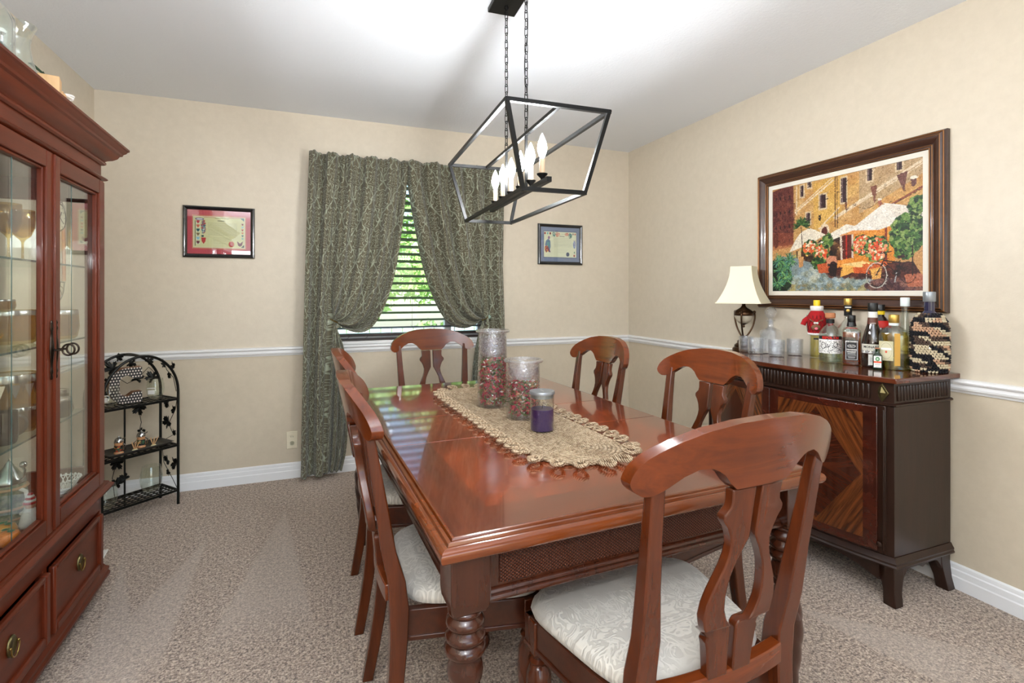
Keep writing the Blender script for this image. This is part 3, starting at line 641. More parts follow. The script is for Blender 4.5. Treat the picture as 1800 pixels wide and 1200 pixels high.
def make_chair(label, loc, rz):
    t = empty('dining_chair', label, 'chair', (loc[0], loc[1], 0), rz, 'matching dining chairs around the table')
    # crest rail
    xs = sorted(set([round(CW*math.sin(PI/2*i/26), 5) for i in range(27)])); xs = [-x for x in reversed(xs[1:])]+xs
    vs = []; ztop = 1.018; th = .028
    for x in xs:
        a, b = ztop+crest_top(x), ztop+crest_bot(x)
        for z, dy in ((a, 0), (b, 0), (b, -th), (a, -th)): vs.append((x, cy(x, z)+dy+.014, z))
    k = len(xs); m = MB(); m.add(vs, [(i*4+j, i*4+(j+1)%4, (i+1)*4+(j+1)%4, (i+1)*4+j) for i in range(k-1) for j in range(4)])
    m.build('crest_rail', M['ch_x'], t, angle=50, bevel=.004)
    for sg in (-1, 1): splat_half(sg).build('splat', M['ch_z'], t, angle=45, bevel=.003)
    # rear legs / back posts
    for sg in (-1, 1):
        vs = []; zz = [.925, .88, .8, .7, .6, .52, .45, .38, .3, .2, .1, 0]
        for z in zz:
            xc = interp([(0,.205), (.25,.196), (.45,.186), (.55,.187), (.8,.202), (.95,.209)], z)*sg; w = interp([(0,.016), (.3,.020), (.5,.024), (.6,.022), (.75,.016), (.95,.0145)], z); d = interp([(0,.017), (.3,.020), (.45,.024), (.6,.018), (.95,.0105)], z)
            yc = (backy(z)-.016) if z > .6 else backy(z)-max(0, z-.5)*.16
            for dx, dy in ((-w,-d), (w,-d), (w,d), (-w,d)): vs.append((xc+dx, yc+dy, z))
        m = MB(); k = len(zz); m.add(vs, [(i*4+j, i*4+(j+1)%4, (i+1)*4+(j+1)%4, (i+1)*4+j) for i in range(k-1) for j in range(4)]+[(0,1,2,3), ((k-1)*4+3, (k-1)*4+2, (k-1)*4+1, (k-1)*4)])
        m.build('rear_leg', M['ch_z'], t, angle=30, bevel=.0035)
    # curved lower back rail
    vs = []; xs = [(-.165+.33*i/14) for i in range(15)]
    for x in xs:
        y = cy(x, .48)
        for z, dy in ((.497, .016), (.455, .016), (.455, -.012), (.497, -.012)): vs.append((x, y+dy+.004, z))
    m = MB(); m.add(vs, [(i*4+j, i*4+(j+1)%4, (i+1)*4+(j+1)%4, (i+1)*4+j) for i in range(14) for j in range(4)]+[(0,1,2,3), (59,58,57,56)]); m.build('back_rail', M['ch_x'], t, angle=40, bevel=.003)
    # seat frame
    fw, rw, yf, yr = .252, .192, .100, -.262; z0, z1 = .372, .440
    fr = [(-fw, yf), (fw, yf), (rw, yr), (-rw, yr)]
    for i in range(4):
        A, B = Vector(fr[i]), Vector(fr[(i+1)%4]); d = (B-A).normalized(); nn = Vector((d.y, -d.x)); 
        pts = [A-d*0, B+d*0, B-nn*.022*-1, A-nn*.022*-1] if False else [A, B, B+Vector((-nn.x, -nn.y))*.022, A+Vector((-nn.x, -nn.y))*.022]
        inw = Vector((-nn.x, -nn.y)); c0 = Vector((0, -.08))
        if (c0-A).dot(inw) < 0: inw = -inw
        pts = [A, B, B+inw*.022, A+inw*.022]
        r = MB().prism([(p.x, p.y) for p in pts], z0, z1).build('seat_rail', M['ch_r'], t, bevel=.002)
        MB().prism([(p.x, p.y) for p in [A-inw*.004, B-inw*.004, B+inw*.01, A+inw*.01]], z0-.008, z0+.004).build('rail_bead', M['ch_r'], r, bevel=.002)
    # cushion
    def cush(u, v):
        a = 2*PI*u; p = 5.0; ca, sa = math.cos(a), math.sin(a); r = (abs(ca)**p+abs(sa)**p)**(-1/p)
        prof = [(.90,.437), (1.0,.446), (1.02,.460), (1.0,.474), (.93,.484), (.8,.490), (.6,.494), (.35,.4965), (0,.498)]
        q = v*(len(prof)-1); i = min(int(q), len(prof)-2); f_ = q-i; s_ = prof[i][0]*(1-f_)+prof[i+1][0]*f_; z = prof[i][1]*(1-f_)+prof[i+1][1]*f_
        X, Y = ca*r*s_, sa*r*s_; yy = (yr+.012)+(yf+.02-(yr+.012))*(Y+1)/2
        hw = (rw-.004)+((fw+.012)-(rw-.004))*(Y+1)/2
        yy += .012*(1-X*X)*(1 if Y > 0 else 0)*abs(Y)
        return (X*hw, yy, z)
    m = MB(); m.grid(cush, 64, 24); m.build('seat_cushion', M['seat'], t, angle=60)
    # front turned legs
    for sg in (-1, 1):
        g = bpy.data.objects.new('front_leg', None); C.objects.link(g); g.parent = t; g.location = (sg*(fw-.026), yf-.026, 0)
        MB().box(-.024, .024, -.024, .024, .355, .438).build('leg_block', M['ch_z'], g, bevel=.003)
        MB().lathe([(.018,.355), (.024,.350), (.020,.344), (.018,.340), (.026,.334), (.022,.327), (.020,.324)], 20).build('ring_turning', M['ch_z'], g, angle=50)
        P = [(interp([(0,.020), (.1,.030), (.3,.034), (.6,.026), (.95,.016), (1,.018)], i/30), .324-.27*i/30) for i in range(31)]
        MB().lathe(P, 24, mod=lambda a, z: 1+.08*(abs(math.sin(2*a+z*40))-.6)).build('carved_shaft', M['ch_z'], g, angle=70)
        MB().lathe([(.018,.054), (.022,.050), (.018,.045), (.025,.030), (.024,.012), (.018,0)], 18).build('foot', M['ch_z'], g, angle=50)
    return t
proto = make_chair('cherry dining chair in the foreground at the near end of the table, back to camera', (.747, 1.088), .045)
POS = [('cherry dining chair at the far head of the table, in front of the window', (.684, 2.747), PI+.035),
       ('far cherry dining chair on the right side, nearest the room corner', (1.008, 2.243), PI/2+.01),
       ('near cherry dining chair on the right side, in front of the sideboard', (1.088, 1.557), PI/2+.045),
       ('near cherry dining chair on the left side of the table, closest to the camera', (.468, 1.475), -PI/2-.03),
       ('far cherry dining chair on the left side of the table, beside the curtain', (.472, 2.125), -PI/2-.03)]
for lab, p, rz in POS:
    c = copy_tree(proto); c.location = (p[0], p[1], 0); c.rotation_euler = (0, 0, rz); c['label'] = lab
# ================= CHINA CABINET
CA = math.radians(1.46)
cb = empty('china_cabinet', 'tall cherry china cabinet with two glass doors and drawers, along the left wall', 'cabinet', (-.83, 2.583, 0), CA)
# local: +x toward room (front face at x=0), y from 0 (far end) to -LW (near end); back at x=-DP
LW, DP = 1.00, .385; ZW, ZT = .43, 1.70
def cbx(nm, x0, x1, y0, y1, z0, z1, mat, par=cb, bv=.002): return box(nm, x0, x1, y0, y1, z0, z1, mat, par, bv)
cbx('side_base', -DP, 0, -.022, 0, .10, ZW, M['cab_z']); cbx('side_base', -DP, 0, -LW, -LW+.022, .10, ZW, M['cab_z'])
cbx('base_bottom', -DP, 0, -LW, 0, .095, .115, M['cab_y']); cbx('base_back', -DP, -DP+.01, -LW, 0, .10, ZW, M['cab_y'])
cbx('cabinet_deck', -DP, -.002, -LW+.02, -.02, ZW+.012, ZW+.036, M['cab_y'])
cbx('front_rail', -.02, 0, -LW, 0, .345, ZW-.012, M['cab_y'])
cbx('centre_post', -.02, 0, -.52, -.49, .10, .35, M['cab_z'])
def ring(out_prof, z, nm, mat, back=True):
    pa = [(-DP, 0), (0, 0), (0, -LW), (-DP, -LW)]; pa = [(-DP, -LW), (0, -LW), (0, 0), (-DP, 0)]
    return MB().sweep(pa, out_prof, z=z).build(nm, mat, cb, angle=28)
ring([(-.02,0), (.010,0), (.020,.006), (.034,.012), (.036,.020), (.030,.026), (.022,.030), (.020,.036), (.012,.040), (.004,.046), (-.02,.046)], ZW-.014, 'waist_moulding', M['cab_y'])
ring([(-.02,0), (.016,0), (.024,.004), (.024,.014), (.018,.022), (.022,.028), (.021,.036), (.012,.044), (.008,.052), (.004,.056), (-.02,.056)], .058, 'base_moulding', M['cab_y'])
# upper carcass
for y in (-.020, -LW): 
    sd = bpy.data.objects.new('side_frame', None); C.objects.link(sd); sd.parent = cb
    for z0, z1 in ((ZW+.034, ZW+.10), (ZT-.09, ZT)): cbx('side_rail', -DP+.04, -.050, y, y+.020, z0, z1, M['cab_y'], sd)
    cbx('side_stile', -.050, -.011, y, y+.020, ZW+.034, ZT, M['cab_z'], sd); cbx('side_stile', -DP, -DP+.04, y, y+.020, ZW+.034, ZT, M['cab_z'], sd)
    box('side_glass', -DP+.04, -.050, y+.008, y+.012, ZW+.10, ZT-.09, M['pane'], sd)
cbx('back_mirror', -DP+.004, -DP+.008, -LW+.02, -.02, ZW+.036, ZT-.02, M['mirror'], cb, 0); cbx('back_panel', -DP-.004, -DP+.004, -LW, 0, ZW+.03, ZT, M['cab_z'])
cbx('cabinet_roof', -DP, -.001, -LW, 0, ZT-.004, ZT+.016, M['cab_y']); cbx('top_board', -DP, -.001, -LW, 0, 1.80, 1.815, M['cab_y'])
cbx('frieze', -.014, 0, -LW, 0, ZT+.016, 1.80, M['cab_y']); cbx('frieze_side', -DP, 0, -.014, 0, ZT+.016, 1.80, M['cab_y']); cbx('frieze_side', -DP, 0, -LW, -LW+.014, ZT+.016, 1.80, M['cab_y'])
ring([(-.01,0), (.004,0), (.014,.004), (.019,.009), (.016,.014), (.008,.018), (0,.022), (-.01,.022)], ZT+.004, 'frieze_moulding', M['cab_y'])
ring([(-.01,0), (.006,0), (.013,.005), (.014,.012), (.010,.017), (.016,.022), (.030,.028), (.044,.040), (.050,.052), (.058,.056), (.060,.064), (.068,.070), (.072,.078), (.078,.082), (.078,.090), (-.01,.092)], 1.770, 'cornice', M['cab_y'])
# doors
def door(y0, y1, hinge):
    g = bpy.data.objects.new('door', None); C.objects.link(g); g.parent = cb
    z0, z1 = ZW+.034, ZT-.004; st = .046
    cbx('door_stile', -.004, .020, y0, y0+st, z0, z1, M['cab_z'], g, .003); cbx('door_stile', -.004, .020, y1-st, y1, z0, z1, M['cab_z'], g, .003)
    cbx('door_rail', -.004, .020, y0+st, y1-st, z1-.055, z1, M['cab_y'], g, .003); cbx('door_rail', -.004, .020, y0+st, y1-st, z0, z0+.055, M['cab_y'], g, .003)
    # stepped inner bead
    for a, b, c, d, mt in ((y0+st, y0+st+.010, z0+.055, z1-.055, 'cab_z'), (y1-st-.010, y1-st, z0+.055, z1-.055, 'cab_z'), (y0+st+.01, y1-st-.01, z0+.055, z0+.065, 'cab_y'), (y0+st+.01, y1-st-.01, z1-.065, z1-.055, 'cab_y')):
        cbx('glazing_bead', -.004, .013, a, b, c, d, M[mt], g, .004)
    box('door_glass', -.003, 0, y0+st+.006, y1-st-.006, z0+.06, z1-.06, M['pane'], g)
    return g
d1 = door(-.492, -.040, 0); d2 = door(-LW+.040, -.500, 1)
for a_, b_ in ((-.038, 0), (-LW, -LW+.038)): cbx('corner_post', -.01, .012, a_, b_, ZW+.034, ZT, M['cab_z'], cb, .004)
cbx('door_astragal', .014, .026, -.502, -.490, ZW+.036, ZT-.006, M['cab_z'], d2, .004)
box('bevel_line', 0, .0012, -.300, -.297, ZW+.10, ZT-.07, M['gedge'], d1); box('bevel_line', 0, .0012, -.712, -.709, ZW+.10, ZT-.07, M['gedge'], d2)
for z in (1.349, 1.063, .772):
    s_ = cbx('glass_shelf', -DP+.012, -.045, -LW+.022, -.022, z-.008, z, M['shelf'], cb, 0)
    box('shelf_edge', -.045, -.0445, -LW+.022, -.022, z-.007, z-.001, M['gedge'], s_)
# handles
for y, dr in ((-.482, d1), (-.516, d2)):
    h = bpy.data.objects.new('door_pull', None); C.objects.link(h); h.parent = dr; h.location = (.021, y, 1.055)
    P = [(.0035,-.095), (.0055,-.088), (.0035,-.080), (.0065,-.070), (.004,-.060), (.0045,-.045), (.008,-.02), (.010,0), (.008,.02), (.0045,.045), (.004,.06), (.0065,.07), (.0035,.08), (.0055,.088), (.002,.097)]
    m = MB().lathe(P, 10); m.v = [(x*.8, y_*1.3, z) for x, y_, z in m.v]; m.build('backplate', M['pull'], h, angle=60)
    MB().tube([(0,0,0), (.028,0,0)], .0035, 8).tube([(.028+.016*(1-math.cos(a))+0, 0, .018*math.sin(a)) for a in np.linspace(0, 2*PI, 25)[:-1]], .003, 8, closed=True).build('ring_pull', M['pull'], h, angle=60)
# drawers
for y0, y1 in ((-.490, -.045), (-LW+.02, -.520)):
    dw = bpy.data.objects.new('drawer', None); C.objects.link(dw); dw.parent = cb
    z0, z1 = .118, .343; fm = .032
    cbx('drawer_panel', .002, .010, y0+fm, y1-fm, z0+fm, z1-.018, M['cab_drawer'] if 'cab_drawer' in M else M['cab_y'], dw, 0)
    for a, b, c, d, mt in ((y0, y0+fm*.55, z0, z1, 'cab_z'), (y1-fm, y1, z0, z1, 'cab_z'), (y0+fm*.55, y1-fm, z0, z0+fm, 'cab_y'), (y0+fm*.55, y1-fm, z1-.018, z1, 'cab_y')): cbx('drawer_frame', .002, .022, a, b, c, d, M[mt], dw, .006)
    h = bpy.data.objects.new('drawer_handle', None); C.objects.link(h); h.parent = dw; h.location = (.011, (y0+y1)/2+.01, .245)
    m = MB().lathe([(0,.004), (.010,.004), (.012,.0055), (.018,.0045), (.021,.006), (.024,.003), (.024,0)], 28, M=RY(PI/2)); m.v = [(x, y_*1.0, z*1.25) for x, y_, z in m.v]; m.build('oval_plate', M['antique'], h, angle=50)
    MB().tube([(.010, .022*math.cos(a), -.004+.026*math.sin(a)) for a in np.linspace(PI*.05, -PI*1.05, 20)], .0022, 8).sphere((.008,.022,.003), .004, 8, 6).sphere((.008,-.022,.003), .004, 8, 6).build('bail_pull', M['brass'], h, angle=60)
for x, y in ((-.045, -.05), (-.045, -LW+.05), (-DP+.05, -.05), (-DP+.05, -LW+.05)): MB().lathe([(.020,.062), (.030,.050), (.036,.034), (.034,.016), (.024,0)], 20, c=(x, y, 0)).build('bun_foot', M['cab_z'], cb, angle=50)
# ================= SIDEBOARD
SB = empty('sideboard', 'dark mahogany bow-front sideboard with diamond veneer doors, against the right wall', 'sideboard', (2.13, 1.825, 0))
# local frame: x' toward wall (+x world). front at x=0 at ends, bulges to -bow at the middle
HL, DB, BOW = .505, .357, .085
def bow(y, r=0): return -BOW*(1-(y/HL)**2)
NP = 24
def frontpath(off, ys=None):
    ys = ys or [-HL-off + (2*(HL+off))*i/NP for i in range(NP+1)]
    return [(bow(max(-HL, min(HL, y)))-off, y) for y in ys]
def sbslab(z0, z1, off, nm, mat, bv=.003, back=0):
    P = frontpath(off); pts = P+[(DB+back, HL+off), (DB+back, -HL-off)]; return MB().prism(pts, z0, z1).build(nm, mat, SB, angle=30, bevel=bv)
tp = sbslab(.884, .905, .020, 'worktop', M['sb_h'], back=.030)
sbslab(.800, .884, 0, 'frieze_box', M['sb'], .001); sbslab(.195, .800, 0, 'carcass', M['sb'], .001); 
def sbm(prof, z, nm): 
    P = [(DB, HL)]+list(reversed(frontpath(0)))+[(DB, -HL)]; P = P[::-1]
    # travel so that 'out' (right-hand side) points away from the carcass
    return MB().sweep([(DB, -HL)]+frontpath(0)+[(DB, HL)], [(-o, zz) for o, zz in prof], z=z).build(nm, M['sb'], SB, angle=40)
sbm([(-.01,0), (.004,0), (.010,.004), (.010,.009), (.004,.013), (-.01,.013)], .790, 'frieze_bead')
sbm([(-.02,0), (.014,0), (.016,.006), (.012,.012), (.014,.020), (.008,.030), (.003,.040), (-.02,.042)], .155, 'plinth_moulding')
# reeding on the front frieze and dark slots on the ends
fbx = [q for q in bpy.data.objects if q.name == 'frieze_box'][0]; yv = -HL+.083; reed = None
def put_reed(x, y, rz):
    global reed
    if reed is None: reed = MB().lathe([(0,0), (.0045,.001), (.0062,.005), (.0062,.056), (.0045,.060), (0,.061)], 10).build('reed', M['sb'], fbx, angle=50); o = reed
    else: o = reed.copy(); C.objects.link(o)
    o.location = (x, y, .811)
while yv < HL-.078: put_reed(bow(yv)-.0012, yv, 0); yv += .0182
xv = .022
while xv < DB-.01:
    for sg in (-1, 1): put_reed(xv, sg*(HL+.0012), 0)
    xv += .0182
for sg in (-1, 1):
    y = sg*(HL-.038); x = bow(y)
    g = MB().add([(x-.004, y, .842-.038), (x-.004, y+.026, .842), (x-.004, y, .842+.038), (x-.004, y-.026, .842), (x+.002, y, .804), (x+.002, y+.026, .842), (x+.002, y, .88), (x+.002, y-.026, .842)], [(0,1,2,3), (0,4,5,1), (1,5,6,2), (2,6,7,3), (3,7,4,0)]).build('diamond_rosette', M['antique'], SB, bevel=.002)
    MB().add([(x-.014, y, .842), (x-.005, y, .842-.024), (x-.005, y+.016, .842), (x-.005, y, .842+.024), (x-.005, y-.016, .842)], [(0,1,2), (0,2,3), (0,3,4), (0,4,1)]).build('rosette_boss', M['antique'], g, smooth=False)
# doors with four-way veneer
n = N('diamond_veneer'); c0 = n.new('ShaderNodeTexCoord').outputs['Object']; s = n.new('ShaderNodeSeparateXYZ', i0=c0)
ay = n.math('ABSOLUTE', s.outputs[1]); u_ = n.math('SUBTRACT', ay, .2275); v_ = n.math('SUBTRACT', s.outputs[2], .4975)
au = n.math('ABSOLUTE', u_); av = n.math('ABSOLUTE', v_)
dia = n.math('LESS_THAN', n.math('ADD', n.math('DIVIDE', au, .172), n.math('DIVIDE', av, .245)), 1.0)
bord = n.math('GREATER_THAN', n.math('MAXIMUM', n.math('SUBTRACT', au, .180), n.math('SUBTRACT', av, .256)), 0.0)
cm = n.new('ShaderNodeCombineXYZ', i0=au, i1=av)
def g2(rot, sc, lo, hi, src=cm.outputs[0]):
    m_ = n.new('ShaderNodeMapping'); n.put(m_.inputs[0], src); m_.inputs['Rotation'].default_value = (0,0,rot); mp = n.new('ShaderNodeMapping'); n.put(mp.inputs[0], m_.outputs[0]); mp.inputs['Scale'].default_value = sc
    return n.ramp(n.noise(mp.outputs[0], 2, 6, .65, .5), [(.35, lin(lo)), (.68, lin(hi))])
corner = g2(math.radians(62), (2, 40, 8), (56,26,12), (116,62,29)); inner = g2(math.radians(-20), (3, 22, 8), (46,19,11), (80,36,19)); bd = g2(0, (14, 4, 8), (46,17,10), (76,30,17), c0)
n.set(Base__Color=n.mix(bord, n.mix(dia, corner, inner), bd), Roughness=.2, Coat__Weight=.5, Coat__Roughness=.06); M['veneer'] = n.m
for sg in (-1, 1):
    a, b = (-.455, -.002) if sg < 0 else (.002, .455)
    ys = [a+(b-a)*i/16 for i in range(17)]; P = [(bow(y)-.010, y) for y in ys]; Q = [(bow(y)+.004, y) for y in reversed(ys)]
    dr = MB().prism(P+Q, .205, .784).build('door', M['veneer'], SB, angle=30, bevel=.002)
    box('door_gap', 0, .002, -.001, .001, .21, .78, M['blackp'], dr) if False else None
    # corner pilaster: narrow recessed reed panel
    y0 = sg*(HL-.042); x = bow(y0)
    pl = MB().prism([(x-.006, y0-.020), (bow(y0)+.004, y0-.020), (x+.004, y0+.020), (x-.006, y0+.020)], .20, .79).build('pilaster', M['sb'], SB, bevel=.002)
    for dy in (-.015, .015): box('pilaster_bead', x-.012, x-.006, y0+dy-.003, y0+dy+.003, .215, .775, M['sb'], pl, .002)
    MB().lathe([(0,0), (.011,0), (.011,.004), (.006,.008)], 14, M=T(x-.010, y0, .235) @ RY(-PI/2)).build('pilaster_rosette', M['sb'], pl, angle=50)
# feet: splayed bracket feet + shaped apron
def bracket(x, y, sx_, sy_):
    m = MB(); vs = []
    for z, w, o in ((.155, .062, 0), (.11, .058, 0), (.05, .042, .004), (0, .036, .012)):
        xa, xb = sorted((x-sx_*o, x+sx_*w)); ya, yb = sorted((y-sy_*o, y+sy_*w)); vs += [(xa, ya, z), (xb, ya, z), (xb, yb, z), (xa, yb, z)]
    m.add(vs, [(i*4+j, i*4+(j+1)%4, (i+1)*4+(j+1)%4, (i+1)*4+j) for i in range(3) for j in range(4)]+[(3,2,1,0), (12,13,14,15)]); m.build('bracket_foot', M['sb'], SB, angle=40, bevel=.003)
bracket(0, -HL, 1, 1); bracket(0, HL, 1, -1); bracket(DB, -HL, -1, 1); bracket(DB, HL, -1, -1)
def apron(pt, n_=24):
    vs = []
    for i in range(n_+1):
        t = i/n_; (xa, ya), (xb, yb) = pt(t); h = .155-.018-.05*max(0, 1-min(t, 1-t)/.16)**1.5 - .012*max(0, 1-abs(t-.5)/.1)
        vs += [(xa, ya, .157), (xa, ya, h), (xb, yb, h), (xb, yb, .157)]
    m = MB(); m.add(vs, [(i*4+j, i*4+(j+1)%4, (i+1)*4+(j+1)%4, (i+1)*4+j) for i in range(n_) for j in range(4)]); m.build('shaped_apron', M['sb'], SB, angle=40)
apron(lambda t: ((bow(-HL+.05+t*(2*HL-.1))+.002, -HL+.05+t*(2*HL-.1)), (bow(-HL+.05+t*(2*HL-.1))+.018, -HL+.05+t*(2*HL-.1))))
for sg in (-1, 1): apron(lambda t: ((.05+t*(DB-.1), sg*(HL-.002)), (.05+t*(DB-.1), sg*(HL-.018))))
# ================= LANTERN
LA = math.radians(-2.4)
ch = empty('lantern_chandelier', 'black open-frame rectangular lantern chandelier with six lit candle bulbs, hanging over the table', 'chandelier', (.735, 1.855, 0), LA)
zt, zb = 1.83, 1.57; A = [(-.175,-.42), (.175,-.42), (.175,.42), (-.175,.42)]; B = [(-.108,-.378), (.108,-.378), (.108,.378), (-.108,.378)]
def bar(p, q, w=.0065, nm='frame_bar'):
    p, q = Vector(p), Vector(q); d = (q-p); L = d.length; d.normalize(); up = Vector((0,0,1)) if abs(d.z) < .9 else Vector((0,1,0)); s1 = d.cross(up).normalized(); s2 = s1.cross(d)
    vs = [P+s1*a*w+s2*b*w for P in (p-d*w*.9, q+d*w*.9) for a, b in ((-1,-1), (1,-1), (1,1), (-1,1))]
    return MB().add(vs, [(0,1,2,3), (7,6,5,4), (0,4,5,1), (1,5,6,2), (2,6,7,3), (3,7,4,0)]).build(nm, M['black'], ch, smooth=False)
for i in range(4):
    j = (i+1)%4; bar((*A[i], zt), (*A[j], zt)); bar((*B[i], zb), (*B[j], zb)); bar((*A[i], zt), (*B[i], zb))
bar((0,-.42,zt), (0,.42,zt), .006, 'top_bar')
bar((0,-.33,1.617), (0,.33,1.617), .0085, 'candle_bar')
for y in (-.34, .34): bar((0, y, 1.617), (0, y, zt), .003, 'hanger_rod') if False else None
for y in (-.118, .118): bar((0, y, 1.617), (0, y, zt), .0045, 'hanger_rod')
for i in range(6):
    y = -.275+i*.11
    g = bpy.data.objects.new('candle_light', None); C.objects.link(g); g.parent = ch; g.location = (0, y, 1.626)
    MB().lathe([(.004,0), (.006,.006), (.018,.018), (.019,.022), (.008,.023)], 18).build('candle_cup', M['black'], g, angle=50)
    MB().lathe([(.0095,.022), (.0095,.074), (.007,.075)], 14).build('candle_sleeve', M['sleeve'], g, angle=50)
    MB().lathe([(.006,.075), (.010,.084), (.0155,.100), (.0165,.112), (.013,.130), (.006,.148), (.0015,.158), (0,.160)], 16).build('bulb', M['bulb'], g, angle=80)
    
# chains
def chain(y, z0, z1, nm='chain'):
    g = bpy.data.objects.new(nm, None); C.objects.link(g); g.parent = ch; pitch = .0305; nL = int((z1-z0)/pitch); lk = None
    for i in range(nL+1):
        if lk is None:
            P = [(.0065*math.cos(a), 0, .0125*(1 if math.sin(a) > 0 else -1)*.55+.0075*math.sin(a)*1.1) for a in np.linspace(0, 2*PI, 21)[:-1]]; P = [(p[0], 0, p[2]) for p in P]
            lk = MB().tube([(a, 0, b*1.35) for a, _, b in P], .0017, 6, closed=True).build('chain_link', M['black'], g, angle=80); o = lk
        else: o = lk.copy(); C.objects.link(o)
        o.location = (0, y, z0+.012+i*(z1-z0-.02)/nL); o.rotation_euler = (0, 0, (PI/2)*(i % 2)+.3)
chain(-.118, zt, 2.43); chain(.118, zt, 2.43)
MB().box(-.06, .06, -.19, .19, 2.432, HC-.0005).build('canopy', M['black'], ch, bevel=.003)
for y in (-.118, .118): MB().tube([(.008*math.cos(a), y, 2.424+.009*math.sin(a)) for a in np.linspace(0, 2*PI, 17)[:-1]], .002, 6, closed=True).build('canopy_loop', M['black'], ch)
MB().tube([(.006*math.sin(12*t), -.118+.006*math.cos(12*t), zt+(2.43-zt)*t) for t in np.linspace(0, 1, 60)], .0018, 6).build('power_cord', M['blackp'], ch)
# ================= RUNNER
n = N('jute_braid'); v = n.coord('Object'); a = n.noise(v, 55, 3, .7); wv = n.new('ShaderNodeTexWave', _bands_direction='DIAGONAL', Vector=v, Scale=70.0, Distortion=2.5, Detail=2.0)
n.set(Base__Color=n.ramp(n.math('ADD', n.math('MULTIPLY', a, .7), n.math('MULTIPLY', wv.outputs[0], .3)), [(.3, lin((104,78,54))), (.48, lin((182,156,124))), (.72, lin((216,198,170)))]), Roughness=.9); n.bump(wv.outputs[0], .8, .004); M['jute'] = n.m
rn = empty('table_runner', 'oval braided natural jute table runner with a looped edge, lying along the dining table', 'runner', (.722, 1.83, TZ), TA)
def stadium(w, h, n_):
    # closed path around a stadium of half width w and half length h
    out = []; st = h-w
    per = 2*PI*w+4*st
    for i in range(n_):
        q = per*i/n_
        if q < 2*st: out.append((w, -st+q))
        elif q < 2*st+PI*w: a = (q-2*st)/w; out.append((w*math.cos(a), st+w*math.sin(a)))
        elif q < 4*st+PI*w: out.append((-w, st-(q-2*st-PI*w)))
        else: a = (q-4*st-PI*w)/w; out.append((-w*math.cos(a), -st-w*math.sin(a)))
    return out
w0, h0 = .145, .595
box_pts = stadium(w0-.004, h0-.004, 80); MB().prism(box_pts, .0008, .006).build('woven_base', M['jute'], rn)
i = 0; w = w0
while w > .006:
    h = h0-(w0-w); nn = max(40, int((2*PI*w+4*(h-w))/.006)); P = stadium(w, h, nn)
    MB().tube([(x, y, .0066+.0012*math.sin(k*2.1+i)) for k, (x, y) in enumerate(P)], .0056*(1), 8, closed=True).build('braid', M['jute'], rn, angle=80); w -= .0125; i += 1
lp = None; P = stadium(w0+.004, h0+.004, 46)
for k, (x, y) in enumerate(P):
    x2, y2 = P[(k+1) % 46]; tx, ty = x2-x, y2-y; a = math.atan2(-tx, ty)   # outward = (ty,-tx)
    if lp is None:
        pts = []; 
        for q in range(22):
            t = q/22*2*PI; pts.append((.022-.025*math.cos(t)+.002, .0165*math.sin(t)*(1-.25*math.cos(t)), .0075+.006*math.sin(t/2)+.001*math.sin(5*t)))
        m = MB(); 
        for ph in (0, PI):
            Q = [(px+.0028*math.cos(9*q/22*2*PI+ph)*math.cos(q/22*2*PI), py+.0028*math.cos(9*q/22*2*PI+ph)*math.sin(q/22*2*PI), pz+.0022*math.sin(9*q/22*2*PI+ph)) for q, (px, py, pz) in [(j*22/88, tuple(Vector(pts[int(j/4)]).lerp(Vector(pts[(int(j/4)+1) % 22]), (j % 4)/4))) for j in range(88)]]
            m.tube(Q, .0040, 6, closed=True)
        lp = m.build('braided_loop', M['jute'], rn, angle=80); o = lp
    else: o = lp.copy(); C.objects.link(o)
    o.location = (x, y, .0015+.0015*(k % 3)); ang = math.atan2(-tx, ty); o.rotation_euler = (rng.uniform(-.08,.08), 0, ang+rng.uniform(-.18,.18)); 
# ================= JARS & CANDLE
RZT = TZ+.0125
def jar(label, x, y, rb, rt, h, fill):
    e = empty('glass_jar', label, 'jar', (x, y, RZT), 0, 'crackle glass jars on the runner')
    t = .005; sh = h*.62
    P = [(0,0), (rb*.97,0), (rb,.004), (rb*.99,.02), (rt*.97,h-.012), (rt*.98,h-.010), (rt*1.16,h-.009), (rt*1.19,h-.005), (rt*1.15,h-.001), (rt*.96,h), (rt*.92,h-.006), (rt*.90,h-.02), (rt*.86,sh+.03), (rt*.6,sh+.014), (0,sh+.012),
         (0,sh+.007), (rt*.62,sh+.009), (rt*.90,sh+.028), (rt*.93,h-.03), (rb*.93,.012), (rb*.90,.008), (0,.007)]
    MB().lathe(P, 48, close=False).build('jar_glass', M['crackle'], e, angle=60)
    MB().tube([(rt*1.13*math.cos(2*PI*k/48), rt*1.13*math.sin(2*PI*k/48), h-.005) for k in range(48)], .0058, 10, closed=True).build('jar_rim', M['crystal'], e, angle=80)
    return e, sh
PC = [plain('petal_%d' % i, c, .7) for i, c in enumerate([(176,26,60), (140,22,48), (214,60,80), (96,112,50), (60,78,40), (236,226,214), (190,120,85), (150,100,80), (225,235,230)])]
